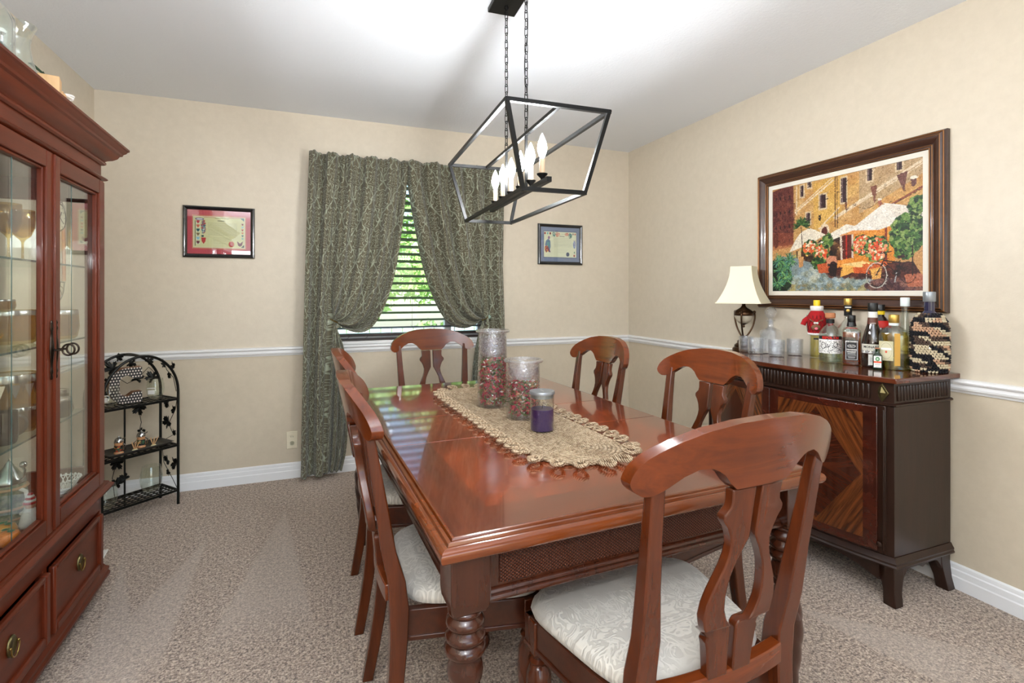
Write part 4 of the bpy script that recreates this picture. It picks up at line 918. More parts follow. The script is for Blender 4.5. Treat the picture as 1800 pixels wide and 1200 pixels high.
def potpourri(label, x, y, rb, rt, h, cnt):
    m = MB(); wts = [.17,.14,.06,.22,.16,.035,.105,.10,.01]
    for _ in range(cnt):
        z = rng.uniform(.014, h); r = (rb+(rt-rb)*z/h*.6)*.88*math.sqrt(rng.uniform(.25, 1)); a = rng.uniform(0, 2*PI); m.cur = int(rng.choice(9, p=wts)); s_ = rng.uniform(.006, .013)
        c = Vector((r*math.cos(a), r*math.sin(a), z)); R = Matrix.Rotation(rng.uniform(0, 6), 4, Vector(rng.normal(size=3)).normalized())
        if m.cur in (3, 4): L, wd = s_*1.7, s_*.35
        else: L, wd = s_, s_*.8
        vs = [c+(R @ Vector(p)) for p in ((-L,0,0), (0,-wd,.002), (L,0,0), (0,wd,.002), (0,0,-.003), (0,0,.005))]
        m.add(vs, [(0,1,5), (1,2,5), (2,3,5), (3,0,5), (1,0,4), (2,1,4), (3,2,4), (0,3,4)])
    o = m.build('potpourri', PC, None, smooth=False, merge=False); o.location = (x, y, RZT); tag(o, label, 'potpourri', None, 'stuff')
jar('tall crackled clear glass jar half full of potpourri, on the jute runner', .690, 2.0, .066, .058, .315, .2)
jar('shorter crackled clear glass jar of potpourri, behind the purple candle', .735, 1.775, .066, .062, .218, .13)
potpourri('red, green and white potpourri filling the tall glass jar', .690, 2.0, .062, .056, .192, 1500)
potpourri('red, green and white potpourri filling the shorter glass jar', .735, 1.775, .062, .060, .130, 1050)
cn = empty('jar_candle', 'purple candle in a clear glass tumbler with a silver lid, nearest object on the runner', 'candle', (.722, 1.578, RZT))
MB().lathe([(0,0), (.038,0), (.041,.004), (.041,.126), (.0395,.126), (.0395,.006), (0,.005)], 36, close=False).build('tumbler', M['pane'], cn)
MB().lathe([(0,.004), (.0388,.004), (.0388,.074), (.030,.0735), (0,.073)], 36).build('wax', M['purple'], cn, angle=50)
MB().tube([(0,0,.073), (.002,0,.085)], .001, 5).build('wick', M['blackp'], cn)
MB().lathe([(.0385,.112), (.0385,.124), (.043,.124), (.0435,.132), (.042,.1345), (0,.1345)], 36).build('lid', M['gcap'], cn, angle=40)
MB().box(-.0008, .0008, -.012, .014, .1345, .1352).build('lid_mark', M['white'], cn)
text('HARVEST', .009, M['white'], cn, T(0,0,.105) @ RZ(.45), rad=.0413) if False else None
# ================= SIDEBOARD TOP
ZTOP = .905
lm = empty('table_lamp', 'bronze urn table lamp with a square cream shade, at the far end of the sideboard', 'lamp', (2.338, 2.278, ZTOP), math.radians(-61))
MB().lathe([(.062,0), (.062,.012), (.056,.018), (.050,.022), (.052,.030), (.044,.038), (.034,.046), (.036,.054), (.026,.064), (.014,.078), (.010,.086)], 32).build('base', M['bronze'], lm, angle=50)
for k in range(3):
    a = 2*PI*k/3+.6; P = [(.012,.078), (.030,.10), (.052,.14), (.062,.18), (.064,.205), (.060,.222)]
    MB().tube([(r*math.cos(a), r*math.sin(a), z) for r, z in [tuple(p) for p in smooth_pts(P, 2)]], .005, 8).sphere((.060*math.cos(a), .060*math.sin(a), .224), .009, 12, 8).build('arm', M['bronze'], lm, angle=70)
MB().lathe([(0,.132), (.006,.136), (.007,.142), (.004,.148), (.012,.152), (.026,.160)], 24).build('finial', M['bronze'], lm, angle=50)
MB().lathe([(.026,.160), (.040,.176), (.049,.196), (.050,.206)], 28).build('frosted_bowl', M['frost'], lm, angle=60)
MB().lathe([(.052,.204), (.054,.208), (.053,.224), (.046,.232), (.034,.240), (.018,.250), (.010,.262), (.010,.30), (.010,.34)], 28).build('urn_top', M['bronze'], lm, angle=50)
m = MB(); 
for q, (s0_, s1_) in enumerate(((.0, .0),)):
    rows = 10; vs = []
    for inn in (0, .002):
        for i in range(rows+1):
            t = i/rows; h = .120-.063*(1-(1-t)**2)**1.0 if False else .058+(.122-.058)*(1-t)**1.9; h -= inn; z = .275+.215*t
            vs += [(-h,-h,z), (h,-h,z), (h,h,z), (-h,h,z)]
    m.add(vs, [(b*44+i*4+j, b*44+i*4+(j+1)%4, b*44+(i+1)*4+(j+1)%4, b*44+(i+1)*4+j) for b in (0, 1) for i in range(rows) for j in range(4)]+[(j, (j+1)%4, 44+(j+1)%4, 44+j) for j in range(4)]+[(40+j, 40+(j+1)%4, 84+(j+1)%4, 84+j) for j in range(4)])
shd = m.build('lamp_shade', M['shade'], lm, angle=40)
MB().sweep([(-.1225,-.1225), (.1225,-.1225), (.1225,.1225), (-.1225,.1225)], [(-.001,0), (.0015,0), (.0015,.007), (-.001,.007)], closed=True, z=.275).build('shade_trim', M['shade'], shd)
def facing(x, y): return math.atan2(-x, y)   # rotate local -Y to face the camera at origin: handled by callers
def rot_to_cam(x, y): return math.atan2(x, -y)+PI   # angle so that local -Y points to the origin
# decanter
dc = empty('decanter', 'square cut crystal decanter with a round ball stopper, behind the tumblers on the sideboard', 'decanter', (2.345, 2.095, ZTOP), .3)
def cut(a, z): return 1+.035*math.cos(12*a)*math.cos(z*260)
def sq(p): return lambda a, z: (abs(math.cos(a))**p+abs(math.sin(a))**p)**(-1/p)
sqm = sq(7)
MB().lathe([(0,0), (.040,0), (.044,.004), (.044,.012), (.0435,.10), (.046,.118), (.042,.130), (.022,.144), (.016,.152), (.016,.172), (.022,.180), (.026,.184), (.024,.187), (.013,.186), (.011,.15), (.03,.125), (.038,.11), (.038,.018), (0,.014)], 48, mod=lambda a, z: (sqm(a, z) if .002 < z < .135 else 1)*(1+(.02*math.cos(16*a+z*200) if z < .1 else 0)), close=False).build('decanter_body', M['crystal'], dc, angle=40)
MB().lathe([(0,.165), (.009,.168), (.010,.186), (.013,.190), (.012,.195), (.020,.202), (.028,.215), (.030,.230), (.026,.245), (.016,.256), (0,.260)], 32, mod=lambda a, z: 1+(.04*abs(math.cos(8*a)) if z > .2 else 0)).build('stopper', M['crystal'], dc, angle=50)
GL = [('cut crystal tumbler on the sideboard, leftmost of the row, against the lamp base', 2.290, 2.212), ('cut crystal tumbler on the sideboard, second from the lamp', 2.262, 2.120), ('cut crystal tumbler on the sideboard, directly in front of the decanter', 2.262, 1.985), ('cut crystal tumbler on the sideboard, rightmost, towards the bottles', 2.395, 1.985)]
g0 = None
for lab, x, y in GL:
    if g0 is None:
        g0 = empty('crystal_tumbler', lab, 'glass', (x, y, ZTOP), 0, 'cut crystal tumblers on the sideboard')
        MB().lathe([(0,0), (.034,0), (.037,.003), (.0375,.010), (.039,.045), (.040,.088), (.0385,.089), (.037,.046), (.034,.016), (0,.012)], 48, mod=lambda a, z: 1+(.035*math.cos(14*a)*math.cos(z*330) if .006 < z < .05 else .006*math.cos(14*a)), close=False).build('tumbler_glass', M['crystal'], g0, angle=40)
    else: c = copy_tree(g0); c.location = (x, y, ZTOP); c['label'] = lab
def bottle(name, label, x, y, prof, mat, cap=None, capm=None, square=None, liq=None, liqm=None, seg=40, wall=.0035, cat='bottle', sx=1, sy=1):
    e = empty(name, label, cat, (x, y, ZTOP+.0005), math.atan2(-x, y))   # local -Y faces the camera
    md = (lambda a, z: sq(square[0])(a, z) if z < square[1] else 1) if square else None
    def sc(m): m.v = [(a*sx, b*sy, c) for a, b, c in m.v]; return m
    if liq or wall:
        inner = [(max(r-wall, .0), z+(wall if i < 2 else 0)) for i, (r, z) in enumerate(prof)]
        sc(MB().lathe(prof+[(inner[-1][0], prof[-1][1])]+[q for q in reversed(inner[:-1])], seg, mod=md, close=False)).build('bottle_glass', mat, e, angle=40)
        if liq:
            L = [(max(r-.0005, 0), z) for r, z in inner if z < liq]; rr = interp([(z, r) for r, z in inner], liq); L += [(max(rr-.0005, 0), liq), (0, liq)]
            sc(MB().lathe(L, seg, mod=md)).build('liquid', liqm, e, angle=40)
    else: sc(MB().lathe(prof, seg, mod=md)).build('bottle_body', mat, e, angle=40)
    if cap: MB().lathe(cap, 28).build('cap', capm, e, angle=40)
    return e
M['lbl_w'] = plain('label_white', (228,226,220), .6); M['lbl_k'] = plain('label_black', (20,20,20), .5); M['lbl_r'] = plain('label_red', (215,40,30), .5); M['lbl_cream'] = plain('label_cream', (206,200,170), .5); M['lbl_brown'] = plain('label_brown', (90,45,30), .5)
def wrap(canv, r, z0, z1, a0, a1, flatsq=None):
    def fn(u, v):
        a = a0+(a1-a0)*u; return (r*math.sin(a), -r*math.cos(a), z1-(z1-z0)*v)
    return fn
# reindeer-sweater bottle
x, y = 2.43, 1.885
e = bottle('sweater_bottle', 'bottle wearing a red reindeer knit sweater, yellow cap, leftmost of the bottles', x, y, [(0,0), (.030,0), (.033,.004), (.033,.17), (.026,.20), (.014,.225), (.013,.275)], M['bglass'], [(.0155,.268), (.0155,.296), (.014,.298), (0,.298)], M['yellow'], liq=.14, liqm=M['liq_gold'])
e.children[0] if False else None
kn = MB().lathe([(.036,.122), (.040,.13), (.043,.16), (.044,.19), (.042,.215), (.030,.238), (.024,.246)], 40, mod=lambda a, z: 1+.012*math.cos(30*a)).build('sweater', M['redknit'], e, angle=80)
MB().lathe([(.022,.240), (.028,.244), (.029,.266), (.025,.268)], 48, mod=lambda a, z: 1+.05*math.cos(24*a)).build('knit_collar', M['whiteknit'], kn, angle=80)
MB().lathe([(.037,.117), (.041,.119), (.041,.127), (.037,.129)], 48, mod=lambda a, z: 1+.04*math.cos(24*a)).build('knit_hem', M['whiteknit'], kn, angle=80)
for sg in (-1, 1): MB().tube([(sg*.036, -.004, .205), (sg*.054, -.008, .190), (sg*.062, -.010, .168)], .013, 12).build('sleeve', M['redknit'], kn, angle=80)
m = MB()
for k in range(7):
    a0 = -1.2+k*.4
    for dr in (-1, 1): m.tube([(.0445*math.sin(a0+dr*t*.9), -.0445*math.cos(a0+dr*t*.9), .135+.085*t) for t in np.linspace(0, 1, 8)], .0007, 4)
m.build('plaid_lines', M['blackp'], kn)
MB().sphere((-.004, -.043, .158), .019, 16, 10, 1.1, .25, .8).build('muzzle', M['brownwood'], kn); MB().sphere((-.002, -.048, .152), .008, 12, 8, 1, .5, .8).build('pink_nose', plain('pink_nose', (240,110,130), .5), kn)
for sg in (-1, 1):
    MB().sphere((-.003+sg*.0055, -.0455, .181), .0058, 10, 8, 1, .5, 1).build('eye', M['white'], kn)
    MB().tube([(sg*.007-.003, -.045, .185), (sg*.020-.003, -.043, .193), (sg*.030-.003, -.038, .199)], .0028, 6).build('antler', M['brownwood'], kn)
box('label_band', -.014, .014, -.0345, -.033, .095, .103, M['lbl_k'], e)
# tequila: round shouldered
x, y = 2.335, 1.740
e = bottle('tequila_bottle', 'squat clear bottle with a wooden stopper, black-and-white picture label and red lettering', x, y, [(0,0), (.040,0), (.047,.006), (.049,.018), (.049,.125), (.044,.150), (.030,.168), (.018,.180), (.015,.190), (.015,.212)], M['bglass'], [(.0175,.212), (.0215,.216), (.0225,.234), (.020,.238), (0,.238)], M['cork'], liq=.105, liqm=pane('clear_liquor', (244,250,246), .6))
MB().lathe([(.0158,.188), (.0175,.190), (.0175,.206), (.0158,.208)], 28).build('neck_band', M['lbl_k'], e)
cv = Canvas(150, 90, (232,230,226)); cv.rect(0, 0, 1, .2, (24,24,24)); cv.rect(0, .2, 1, .225, (240,240,240))
for _ in range(150):
    a = rng.uniform(0, 6.3); q = (rng.uniform(.05,.95), rng.uniform(.3,.92)); L = rng.uniform(.02,.07); cv.line(q[0], q[1], q[0]+L*math.cos(a), q[1]+L*1.6*math.sin(a), .006+rng.uniform(0,.008), (28,28,28))
cv.ell(.25,.55,.10,.2,(40,40,40),1,.35); cv.ell(.68,.5,.08,.16,(50,50,50),1,.4); cv.noise(6)
cv.build('label_print', e, wrap(None, .0496, .045, .128, -1.25, 1.25), .5)
text('ESPOLÒN', .0165, M['lbl_r'], e, T(0,0,.1195), rad=.0503, bold=.0007, sx=1.0)
# tennessee whiskey square bottle
x, y = 2.343, 1.641
e = bottle('whiskey_bottle', 'square amber whiskey bottle with a black label and black cap, beside the squat clear bottle', x, y, [(0,0), (.036,0), (.039,.004), (.039,.150), (.036,.162), (.020,.176), (.0145,.186), (.0145,.200)], M['bglass'], [(.0155,.196), (.0165,.198), (.0165,.228), (.015,.231), (0,.231)], M['blackp'], square=(6, .165), liq=.150, liqm=M['liq_amber'])
MB().lathe([(.0153,.178), (.020,.180), (.0165,.198), (.0153,.198)], 24).build('neck_wrap', M['blackp'], e)
cv = Canvas(90, 130, (22,22,22)); cv.rect(.06,.04,.94,.96,(215,215,215)); cv.rect(.09,.06,.91,.94,(24,24,24)); cv.ell(.5,.30,.3,.075,(215,215,215),1,.3); cv.rect(.18,.64,.82,.655,(200,200,200)); cv.rect(.2,.68,.8,.69,(190,190,190)); cv.rect(.16,.72,.84,.78,(170,170,170),.6); cv.rect(.22,.82,.78,.84,(190,190,190)); cv.rect(.26,.87,.74,.885,(180,180,180))
cv.build('label_print', e, lambda u, v: (-.026+.052*u, -.0400, .118-.095*v), .5)
for s_, z, sz in (("JACK DANIEL'S", .1095, .0072), ('No.7', .0895, .0075), ('TENNESSEE', .0725, .0078), ('WHISKEY', .0625, .0085)): text(s_, sz, M['lbl_w'], e, T(0,-.0404,z), bold=.0003, th=.0002)
MB().tube([(-.022,-.012,.170), (0,-.022,.172), (.022,-.012,.170)], .002, 6).build('red_ribbon', M['lbl_r'], e)
# tall clear bottle behind with gold/black neck
e = bottle('liqueur_bottle', 'tall clear bottle with tan cap and black neck label, behind the whiskey bottle', 2.455, 1.737, [(0,0), (.046,0), (.050,.005), (.050,.14), (.047,.16), (.030,.185), (.017,.205), (.0155,.225), (.0155,.285)], M['bglass'], [(.0165,.275), (.0175,.277), (.0175,.305), (.016,.308), (0,.308)], M['gold'], liq=.04, liqm=M['liq_gold'])
MB().lathe([(.0160,.222), (.0172,.224), (.0172,.272), (.0160,.274)], 28).build('neck_label', M['lbl_k'], e); MB().sphere((0,-.0172,.248), .008, 12, 8, 1, .25, 1).build('gold_crest', M['gold'], e); box('neck_stripe', -.013, .013, -.0178, -.0160, .262, .267, M['lbl_w'], e)
box('body_label', -.03, .03, -.0515, -.049, .05, .12, M['lbl_k'], e)
# coffee liqueur
x, y = 2.360, 1.555
e = bottle('coffee_liqueur_bottle', 'dark brown tapered bottle with a cream label, in the middle of the bottle group', x, y, [(0,0), (.040,0), (.043,.005), (.0435,.02), (.0435,.095), (.040,.125), (.030,.165), (.021,.195), (.0175,.22), (.0165,.26)], M['brownglass'], [(.0185,.252), (.019,.254), (.0195,.286), (.018,.290), (0,.290)], M['blackp'], wall=0)
MB().lathe([(.0178,.190), (.0215,.192), (.0190,.222), (.0180,.224)], 28).build('neck_label', M['lbl_brown'], e); MB().lathe([(.0172,.222), (.0188,.224), (.0182,.248), (.0170,.250)], 28).build('neck_seal', M['lbl_w'], e)
cv = Canvas(130, 50, (206,204,190)); cv.rect(0,.72,1,1,(60,34,26))
for k in range(9): cv.poly([(k*.125-.05, .95), (k*.125+.05, .55+.1*(k % 2)), (k*.125+.14, .95)], (235,235,232) if k % 2 else (150,150,150))
cv.build('label_print', e, wrap(None, .0441, .062, .105, -1.2, 1.2), .5)
text('MONARCH', .0150, M['lbl_k'], e, T(0,0,.092), rad=.0446, bold=.0002); text('COFFEE', .007, M['lbl_w'], e, T(0,0,.198), rad=.0212)
cv = Canvas(60, 60, (222,222,216)); 
for k in range(12): cv.rect(.12,.3+k*.05,.88,.312+k*.05,(140,140,140))
cv.build('paper_label', e, wrap(None, .0441, .012, .060, -.38, .62), .6); text('COFFEE', .006, M['lbl_k'], e, T(0,0,.0555) @ RZ(.12), rad=.0446)
# small green bottle
x, y = 2.300, 1.495
e = bottle('miniature_bottle', 'miniature dark green square bottle with a white and orange label, in front of the group', x, y, [(0,0), (.016,0), (.0175,.002), (.0175,.062), (.012,.070), (.0085,.074), (.008,.080)], M['greenglass'], [(.0088,.078), (.009,.079), (.009,.091), (.008,.092), (0,.092)], M['greenglass'], square=(6,.066), wall=0)
MB().lathe([(.0092,.0905), (.0095,.0915), (.009,.094), (0,.094)], 20).build('cap_top', M['cork'], e)
cv = Canvas(60, 90, (232,232,228)); cv.ell(.5,.26,.28,.19,(40,120,60)); cv.ell(.5,.26,.15,.10,(190,210,190)); cv.rect(0,.46,1,.6,(225,80,40)); cv.rect(.15,.68,.85,.7,(150,150,150)); cv.rect(.15,.75,.85,.77,(150,150,150)); cv.rect(.3,.9,.7,.92,(220,90,60))
cv.build('label_print', e, lambda u, v: (-.0135+.027*u, -.0181, .060-.050*v), .5)
# pale gold bottle
x, y = 2.365, 1.468
e = bottle('gold_tequila_bottle', 'rounded clear bottle of pale golden liquor with a gold cap, beside the miniature bottle', x, y, [(0,0), (.046,0), (.049,.004), (.049,.145), (.045,.165), (.032,.182), (.019,.190), (.016,.196), (.016,.205)], M['bglass'], [(.0185,.204), (.0195,.206), (.0195,.236), (.018,.240), (0,.240)], M['gold'], liq=.165, liqm=M['liq_gold'], sx=1.1, sy=.72)
MB().lathe([(.0165,.192), (.0185,.193), (.0185,.203), (.0165,.204)], 28).build('neck_collar', M['wcap'], e)
cv = Canvas(60, 80, (196,190,150)); cv.ell(.5,.5,.48,.48,(206,200,168)); cv.ell(.5,.5,.42,.42,(170,165,130),1,.12); cv.rect(.12,.35,.88,.45,(240,240,235)); cv.ell(.5,.55,.08,.06,(200,80,50))
cv.build('oval_label', e, lambda u, v: (-.052+.050*u, -.0362+.006*abs(u-.9)**2, .125-.085*v), .5)
box('side_label', .002, .022, -.0366, -.0355, .02, .16, plain('label_ochre', (196,150,60), .5), e)
# amber bulb bottle (orange liqueur) behind
e = bottle('orange_liqueur_bottle', 'rounded amber bottle with black cap and yellow neck ring, behind the golden bottle', 2.458, 1.585, [(0,0), (.036,0), (.040,.004), (.042,.12), (.044,.16), (.040,.19), (.026,.215), (.016,.228), (.015,.25)], M['brownglass'], [(.0155,.252), (.0175,.254), (.0175,.278), (.016,.281), (0,.281)], M['blackp'], wall=0)
MB().lathe([(.0155,.234), (.0178,.235), (.0178,.250), (.0155,.251)], 28).build('neck_ring', M['yellow'], e); MB().lathe([(.0425,.175), (.0412,.190), (.0330,.206), (.0300,.207)], 32).build('red_band', M['lbl_r'], e); MB().lathe([(.0430,.05), (.0445,.06), (.0455,.15), (.0440,.152)], 32).build('yellow_label', plain('label_mustard', (205,160,50), .5), e)
# slim clear bottle w/ green liquid
e = bottle('slim_bottle', 'slim clear bottle with a white screw cap and green liquor, left of the crocheted bottle', 2.440, 1.468, [(0,0), (.027,0), (.030,.004), (.030,.115), (.028,.15), (.022,.19), (.016,.225), (.014,.26), (.014,.285)], M['bglass'], [(.0165,.276), (.0175,.278), (.0175,.312), (.016,.315), (0,.315)], M['wcap'], liq=.060, liqm=M['liq_green'])
cv = Canvas(40, 70, (222,218,214)); cv.poly([(.2,.9),(.4,.2),(.7,.1),(.85,.9)], (190,180,178)); cv.ell(.5,.7,.3,.15,(236,232,230)); cv.build('label_print', e, wrap(None, .0306, .068, .150, -.9, .9), .6)
# crocheted bottle
x, y = 2.440, 1.372
e = empty('crocheted_bottle', 'large navy bottle in a brown, black and cream crocheted cover, rightmost on the sideboard', 'bottle', (x, y, ZTOP+.0005), math.atan2(-x, y))
MB().lathe([(.055,.004), (.055,.20), (.030,.245), (.019,.26), (.0185,.305)], 32).build('bottle_body', M['navy'], e); MB().lathe([(.0215,.298), (.0225,.300), (.0225,.336), (.021,.340), (0,.340)], 32).build('cap', M['gcap'], e, angle=40)
YC = [plain('yarn_%d' % i, c, .95) for i, c in enumerate([(20,19,24), (205,190,160), (84,66,56), (196,158,128)])]
m = MB(); 
def rprof(z): return interp([(0,.055), (.01,.062), (.05,.065), (.19,.063), (.215,.057), (.238,.044), (.252,.028)], z)
rows = 26; yc_ = 0; YS = [int(q) for q in rng.choice(4, 400, p=[.33,.30,.17,.20])]
for i in range(rows):
    z = .006+i*.0095; r = rprof(z); nst = max(16, int(2*PI*r/.0115)); run = rng.integers(0, 40)
    for k in range(nst):
        a = 2*PI*k/nst+i*.06; m.cur = YS[int((k+i*1.7)/2.4)+11*(i//2)]
        for sg in (-1, 1): m.tube([((r-.001)*math.cos(a+sg*.010), (r-.001)*math.sin(a+sg*.010), z-.0052), ((r+.004)*math.cos(a+sg*.034), (r+.004)*math.sin(a+sg*.034), z+.0005), ((r-.001)*math.cos(a+sg*.058), (r-.001)*math.sin(a+sg*.058), z+.0058)], .0027, 6)
m.build('crochet_cover', YC, e, angle=180, merge=False)['kind'] = 'stuff'
# ================= PICTURES
def framed(name, label, cat, loc, rz, w, h, prof, mat, inner, beads=()):
    # local: picture in XZ plane facing -Y, centre origin at wall
    e = empty(name, label, cat, loc, rz); pw = max(p[0] for p in prof)
    c = [(-w/2,-h/2), (w/2,-h/2), (w/2,h/2), (-w/2,h/2)]
    for i in range(4):
        A_, B_ = Vector(c[i]), Vector(c[(i+1)%4]); d = (B_-A_).normalized(); inn = Vector((-d.y, d.x)); mm = MB(); vs = []; k = len(prof)
        for P_, sg in ((A_, 1), (B_, -1)):
            for o_, dep in prof: q = P_+inn*o_+d*o_*sg; vs.append((q.x, -dep, q.y))
        mm.add(vs, [(j, (j+1)%k, k+(j+1)%k, k+j) for j in range(k)]+[tuple(range(k)), tuple(reversed(range(k, 2*k)))]); fr = mm.build('frame_side', mat, e, angle=30)
        for b0, b1, dp, bm_ in beads:
            mm = MB(); vs = []; bp = [(b0, dp-.003), (b0, dp), ((b0+b1)/2, dp+.0015), (b1, dp), (b1, dp-.003)]; k = 5
            for P_, sg in ((A_, 1), (B_, -1)):
                for o_, dep in bp: q = P_+inn*o_+d*o_*sg; vs.append((q.x, -dep, q.y))
            mm.add(vs, [(j, (j+1)%k, k+(j+1)%k, k+j) for j in range(k)]+[tuple(range(k)), tuple(reversed(range(k, 2*k)))]); mm.build('frame_bead', bm_, fr, angle=30)
    return e
M['pf'] = wood('picture_frame_wood', (46,28,22), (80,52,40), 'x', .3, .3); M['pfg'] = plain('rubbed_gold_bead', (128,84,44), .35, .5)
pic = framed('framed_painting', 'large framed painting of a street cafe with white parasols and a bicycle, above the sideboard', 'painting', (XR, 1.831, 1.5475), PI/2 if False else -PI/2+PI, 0, 0, [(0,0)], M['pf'], None) if False else None
PW, PH = .985, .785
e = framed('framed_painting', 'large framed painting of a street cafe with white parasols and a bicycle, above the sideboard', 'painting', (XR, 1.831, 1.5475), -PI/2, PW, PH,
    [(0,0), (0,.018), (.004,.022), (.010,.030), (.018,.036), (.028,.034), (.040,.024), (.052,.018), (.060,.020), (.068,.018), (.072,.010), (.072,0)], M['pf'], None, beads=((.006,.011,.031,M['pfg']), (.018,.022,.0375,M['pfg']), (.055,.059,.0215,M['pfg']), (.066,.070,.0205,M['pfg'])))
w2, h2 = PW/2-.072, PH/2-.072
MB().sweep([(-w2,-h2), (w2,-h2), (w2,h2), (-w2,h2)], [(-.001,0), (-.024,0), (-.024,.012), (-.001,.014)], closed=True).build('linen_liner', plain('linen_liner', (222,216,204), .9), e, M=RX(PI/2)) if False else None
m = MB(); q = .024
for x0, x1, z0, z1 in ((-w2, w2, -h2, -h2+q), (-w2, w2, h2-q, h2), (-w2, -w2+q, -h2+q, h2-q), (w2-q, w2, -h2+q, h2-q)): m.box(x0, x1, -.014, -.001, z0, z1)
m.build('linen_liner', plain('linen_liner', (222,216,204), .9), e)
cv = Canvas(420, 320, (205,160,110))
A_ = cv.put; P_ = cv.poly
# canvas painted in normalised coords from the unrectified picture
P_([(.17,0),(1,0),(1,.62),(.17,.75)], (206,165,112)); cv.blobs(.6,.25,.45,.3,260,.035,[(222,182,120),(196,150,100),(214,175,110),(228,190,140),(205,150,88)],.35)
P_([(.33,.02),(.55,0),(.52,.36),(.33,.45)], (226,184,100), .6); P_([(.64,0),(1,0),(1,.12),(.64,.36)], (186,170,150), .55)
P_([(0,.02),(.175,-.03),(.175,.56),(0,.56)], (122,74,66)); cv.blobs(.09,.3,.09,.28,180,.018,[(140,84,70),(104,60,60),(150,100,84),(92,56,60)],.4)
for r_ in range(4):
    for c_ in range(4): cv.ell(.03+.037*c_, .10+.14*r_, .006, .017, (70,44,48))
cv.ell(.03,.50,.022,.08,(66,40,44)); P_([(0,.42),(.175,.45),(.175,.58),(0,.60)], (176,108,82), .5)
for q in ((.19,.26,.47,.03,.007), (.19,.24,.46,.01,.004), (.37,.44,.51,.28,.006), (.48,.36,1.0,.02,.010), (.48,.375,1.0,.045,.004)): cv.line(*q, (232,212,184))
cv.line(.485,0,.485,.44,.005,(110,80,60)); cv.line(.497,0,.50,.45,.003,(90,60,50)); cv.line(.20,0,.20,.28,.006,(226,206,176)) 
for (x0, y0, x1, y1) in ((.23,.02,.255,.12), (.285,0,.31,.05), (.275,.28,.305,.38), (.375,.14,.42,.26), (.525,.03,.56,.24), (.69,0,.72,.10), (.86,0,.89,.06)):
    cv.rect(x0-.008, y0-.012, x1+.008, y1+.015, (222,200,168)); cv.rect(x0, y0, x1, y1, (78,54,58)); cv.rect(x0+.004, y0, x0+.01, y1, (140,120,120))
P_([(.545,.24),(.565,.24),(.56,.34)], (130,90,70)); P_([(.71,.15),(.75,.15),(.735,.30)], (140,96,80)); P_([(.86,.10),(.92,.08),(.90,.24)], (130,92,84))
cv.line(.80,.34,1,.22,.008,(150,92,74)); cv.line(.80,.345,.99,.24,.002,(60,40,40)); P_([(.84,.36),(1,.30),(1,.52),(.84,.52)], (178,150,128), .6)
for t in range(40): cv.ell(.60+.005*t, .27+.07*math.sin(t/40*3.1)-.001*t, .002,.003,(90,70,60))
cv.ell(.41,.47,.035,.07,(236,214,186)); cv.ell(.41,.48,.022,.055,(110,60,52)); cv.ell(.375,.34,.010,.025,(60,44,40)); cv.ell(.95,.17,.016,.04,(120,84,80)); cv.ell(.95,.14,.018,.014,(236,226,210)); cv.ell(.765,.29,.010,.03,(180,120,100)); cv.ell(.765,.265,.012,.01,(236,226,210))
P_([(.20,.56),(.70,.50),(.70,.78),(.42,.78),(.20,.72)], (70,48,40)); cv.blobs(.42,.65,.2,.08,120,.02,[(60,44,36),(96,64,44),(120,80,50),(200,160,110)],.6)
P_([(.21,.56),(.235,.56),(.235,.70),(.21,.70)], (222,190,140)); P_([(.27,.54),(.29,.54),(.29,.68),(.27,.68)], (232,190,110))
P_([(.60,.47),(.85,.44),(.85,.78),(.60,.76)], (226,150,66)); cv.blobs(.73,.56,.12,.14,100,.03,[(236,162,76),(214,130,60),(240,180,100)],.4)
P_([(.52,.50),(.60,.49),(.60,.76),(.52,.76)], (112,52,40)); cv.line(.52,.48,.53,.76,.008,(226,206,190)); cv.line(.60,.48,.60,.75,.008,(226,206,190)); cv.line(.56,.47,.56,.76,.006,(190,60,40)); cv.line(.80,.42,.80,.78,.010,(150,70,44))
P_([(.66,.60),(.76,.57),(.76,.62),(.66,.64)], (206,212,220))
# parasols
P_([(.14,.63),(.20,.50),(.24,.45),(.30,.42),(.42,.50),(.30,.57)], (238,226,206)); P_([(.14,.63),(.30,.57),(.42,.50),(.42,.515),(.30,.59),(.145,.645)], (206,160,110))
P_([(.36,.58),(.46,.49),(.56,.43),(.65,.47),(.55,.52),(.44,.56)], (240,230,214)); P_([(.47,.53),(.62,.45),(.79,.30),(.90,.34),(1,.42),(1,.45),(.88,.47),(.76,.51),(.60,.49),(.50,.525)], (240,232,220)); P_([(.79,.30),(1,.42),(1,.45),(.88,.47)], (226,214,200), .6); P_([(.50,.525),(.60,.49),(.72,.505),(.62,.52)], (236,170,110))
# ground
P_([(0,.80),(.08,.66),(.22,.70),(.40,.78),(.60,.84),(.78,.90),(1,.93),(1,1),(0,1)], (150,160,158)); P_([(.06,.72),(.14,.68),(.45,.82),(.66,.88),(1,.95),(1,1),(.0,1)], (146,158,160))
cv.blobs(.40,.90,.36,.10,420,.020,[(170,186,190),(196,208,210),(150,168,176),(120,140,146),(214,214,196),(160,158,130)],.45); cv.blobs(.35,.98,.4,.04,160,.014,[(196,180,120),(170,150,110),(120,130,120)],.5); cv.blobs(.85,.96,.16,.06,180,.018,[(120,84,84),(96,64,72),(150,110,96),(80,56,60)],.6)
P_([(.40,.76),(.95,.78),(1,.90),(.74,.90),(.52,.86)], (96,54,44)); cv.blobs(.68,.84,.25,.05,160,.016,[(80,44,40),(120,66,48),(60,36,36)],.6)
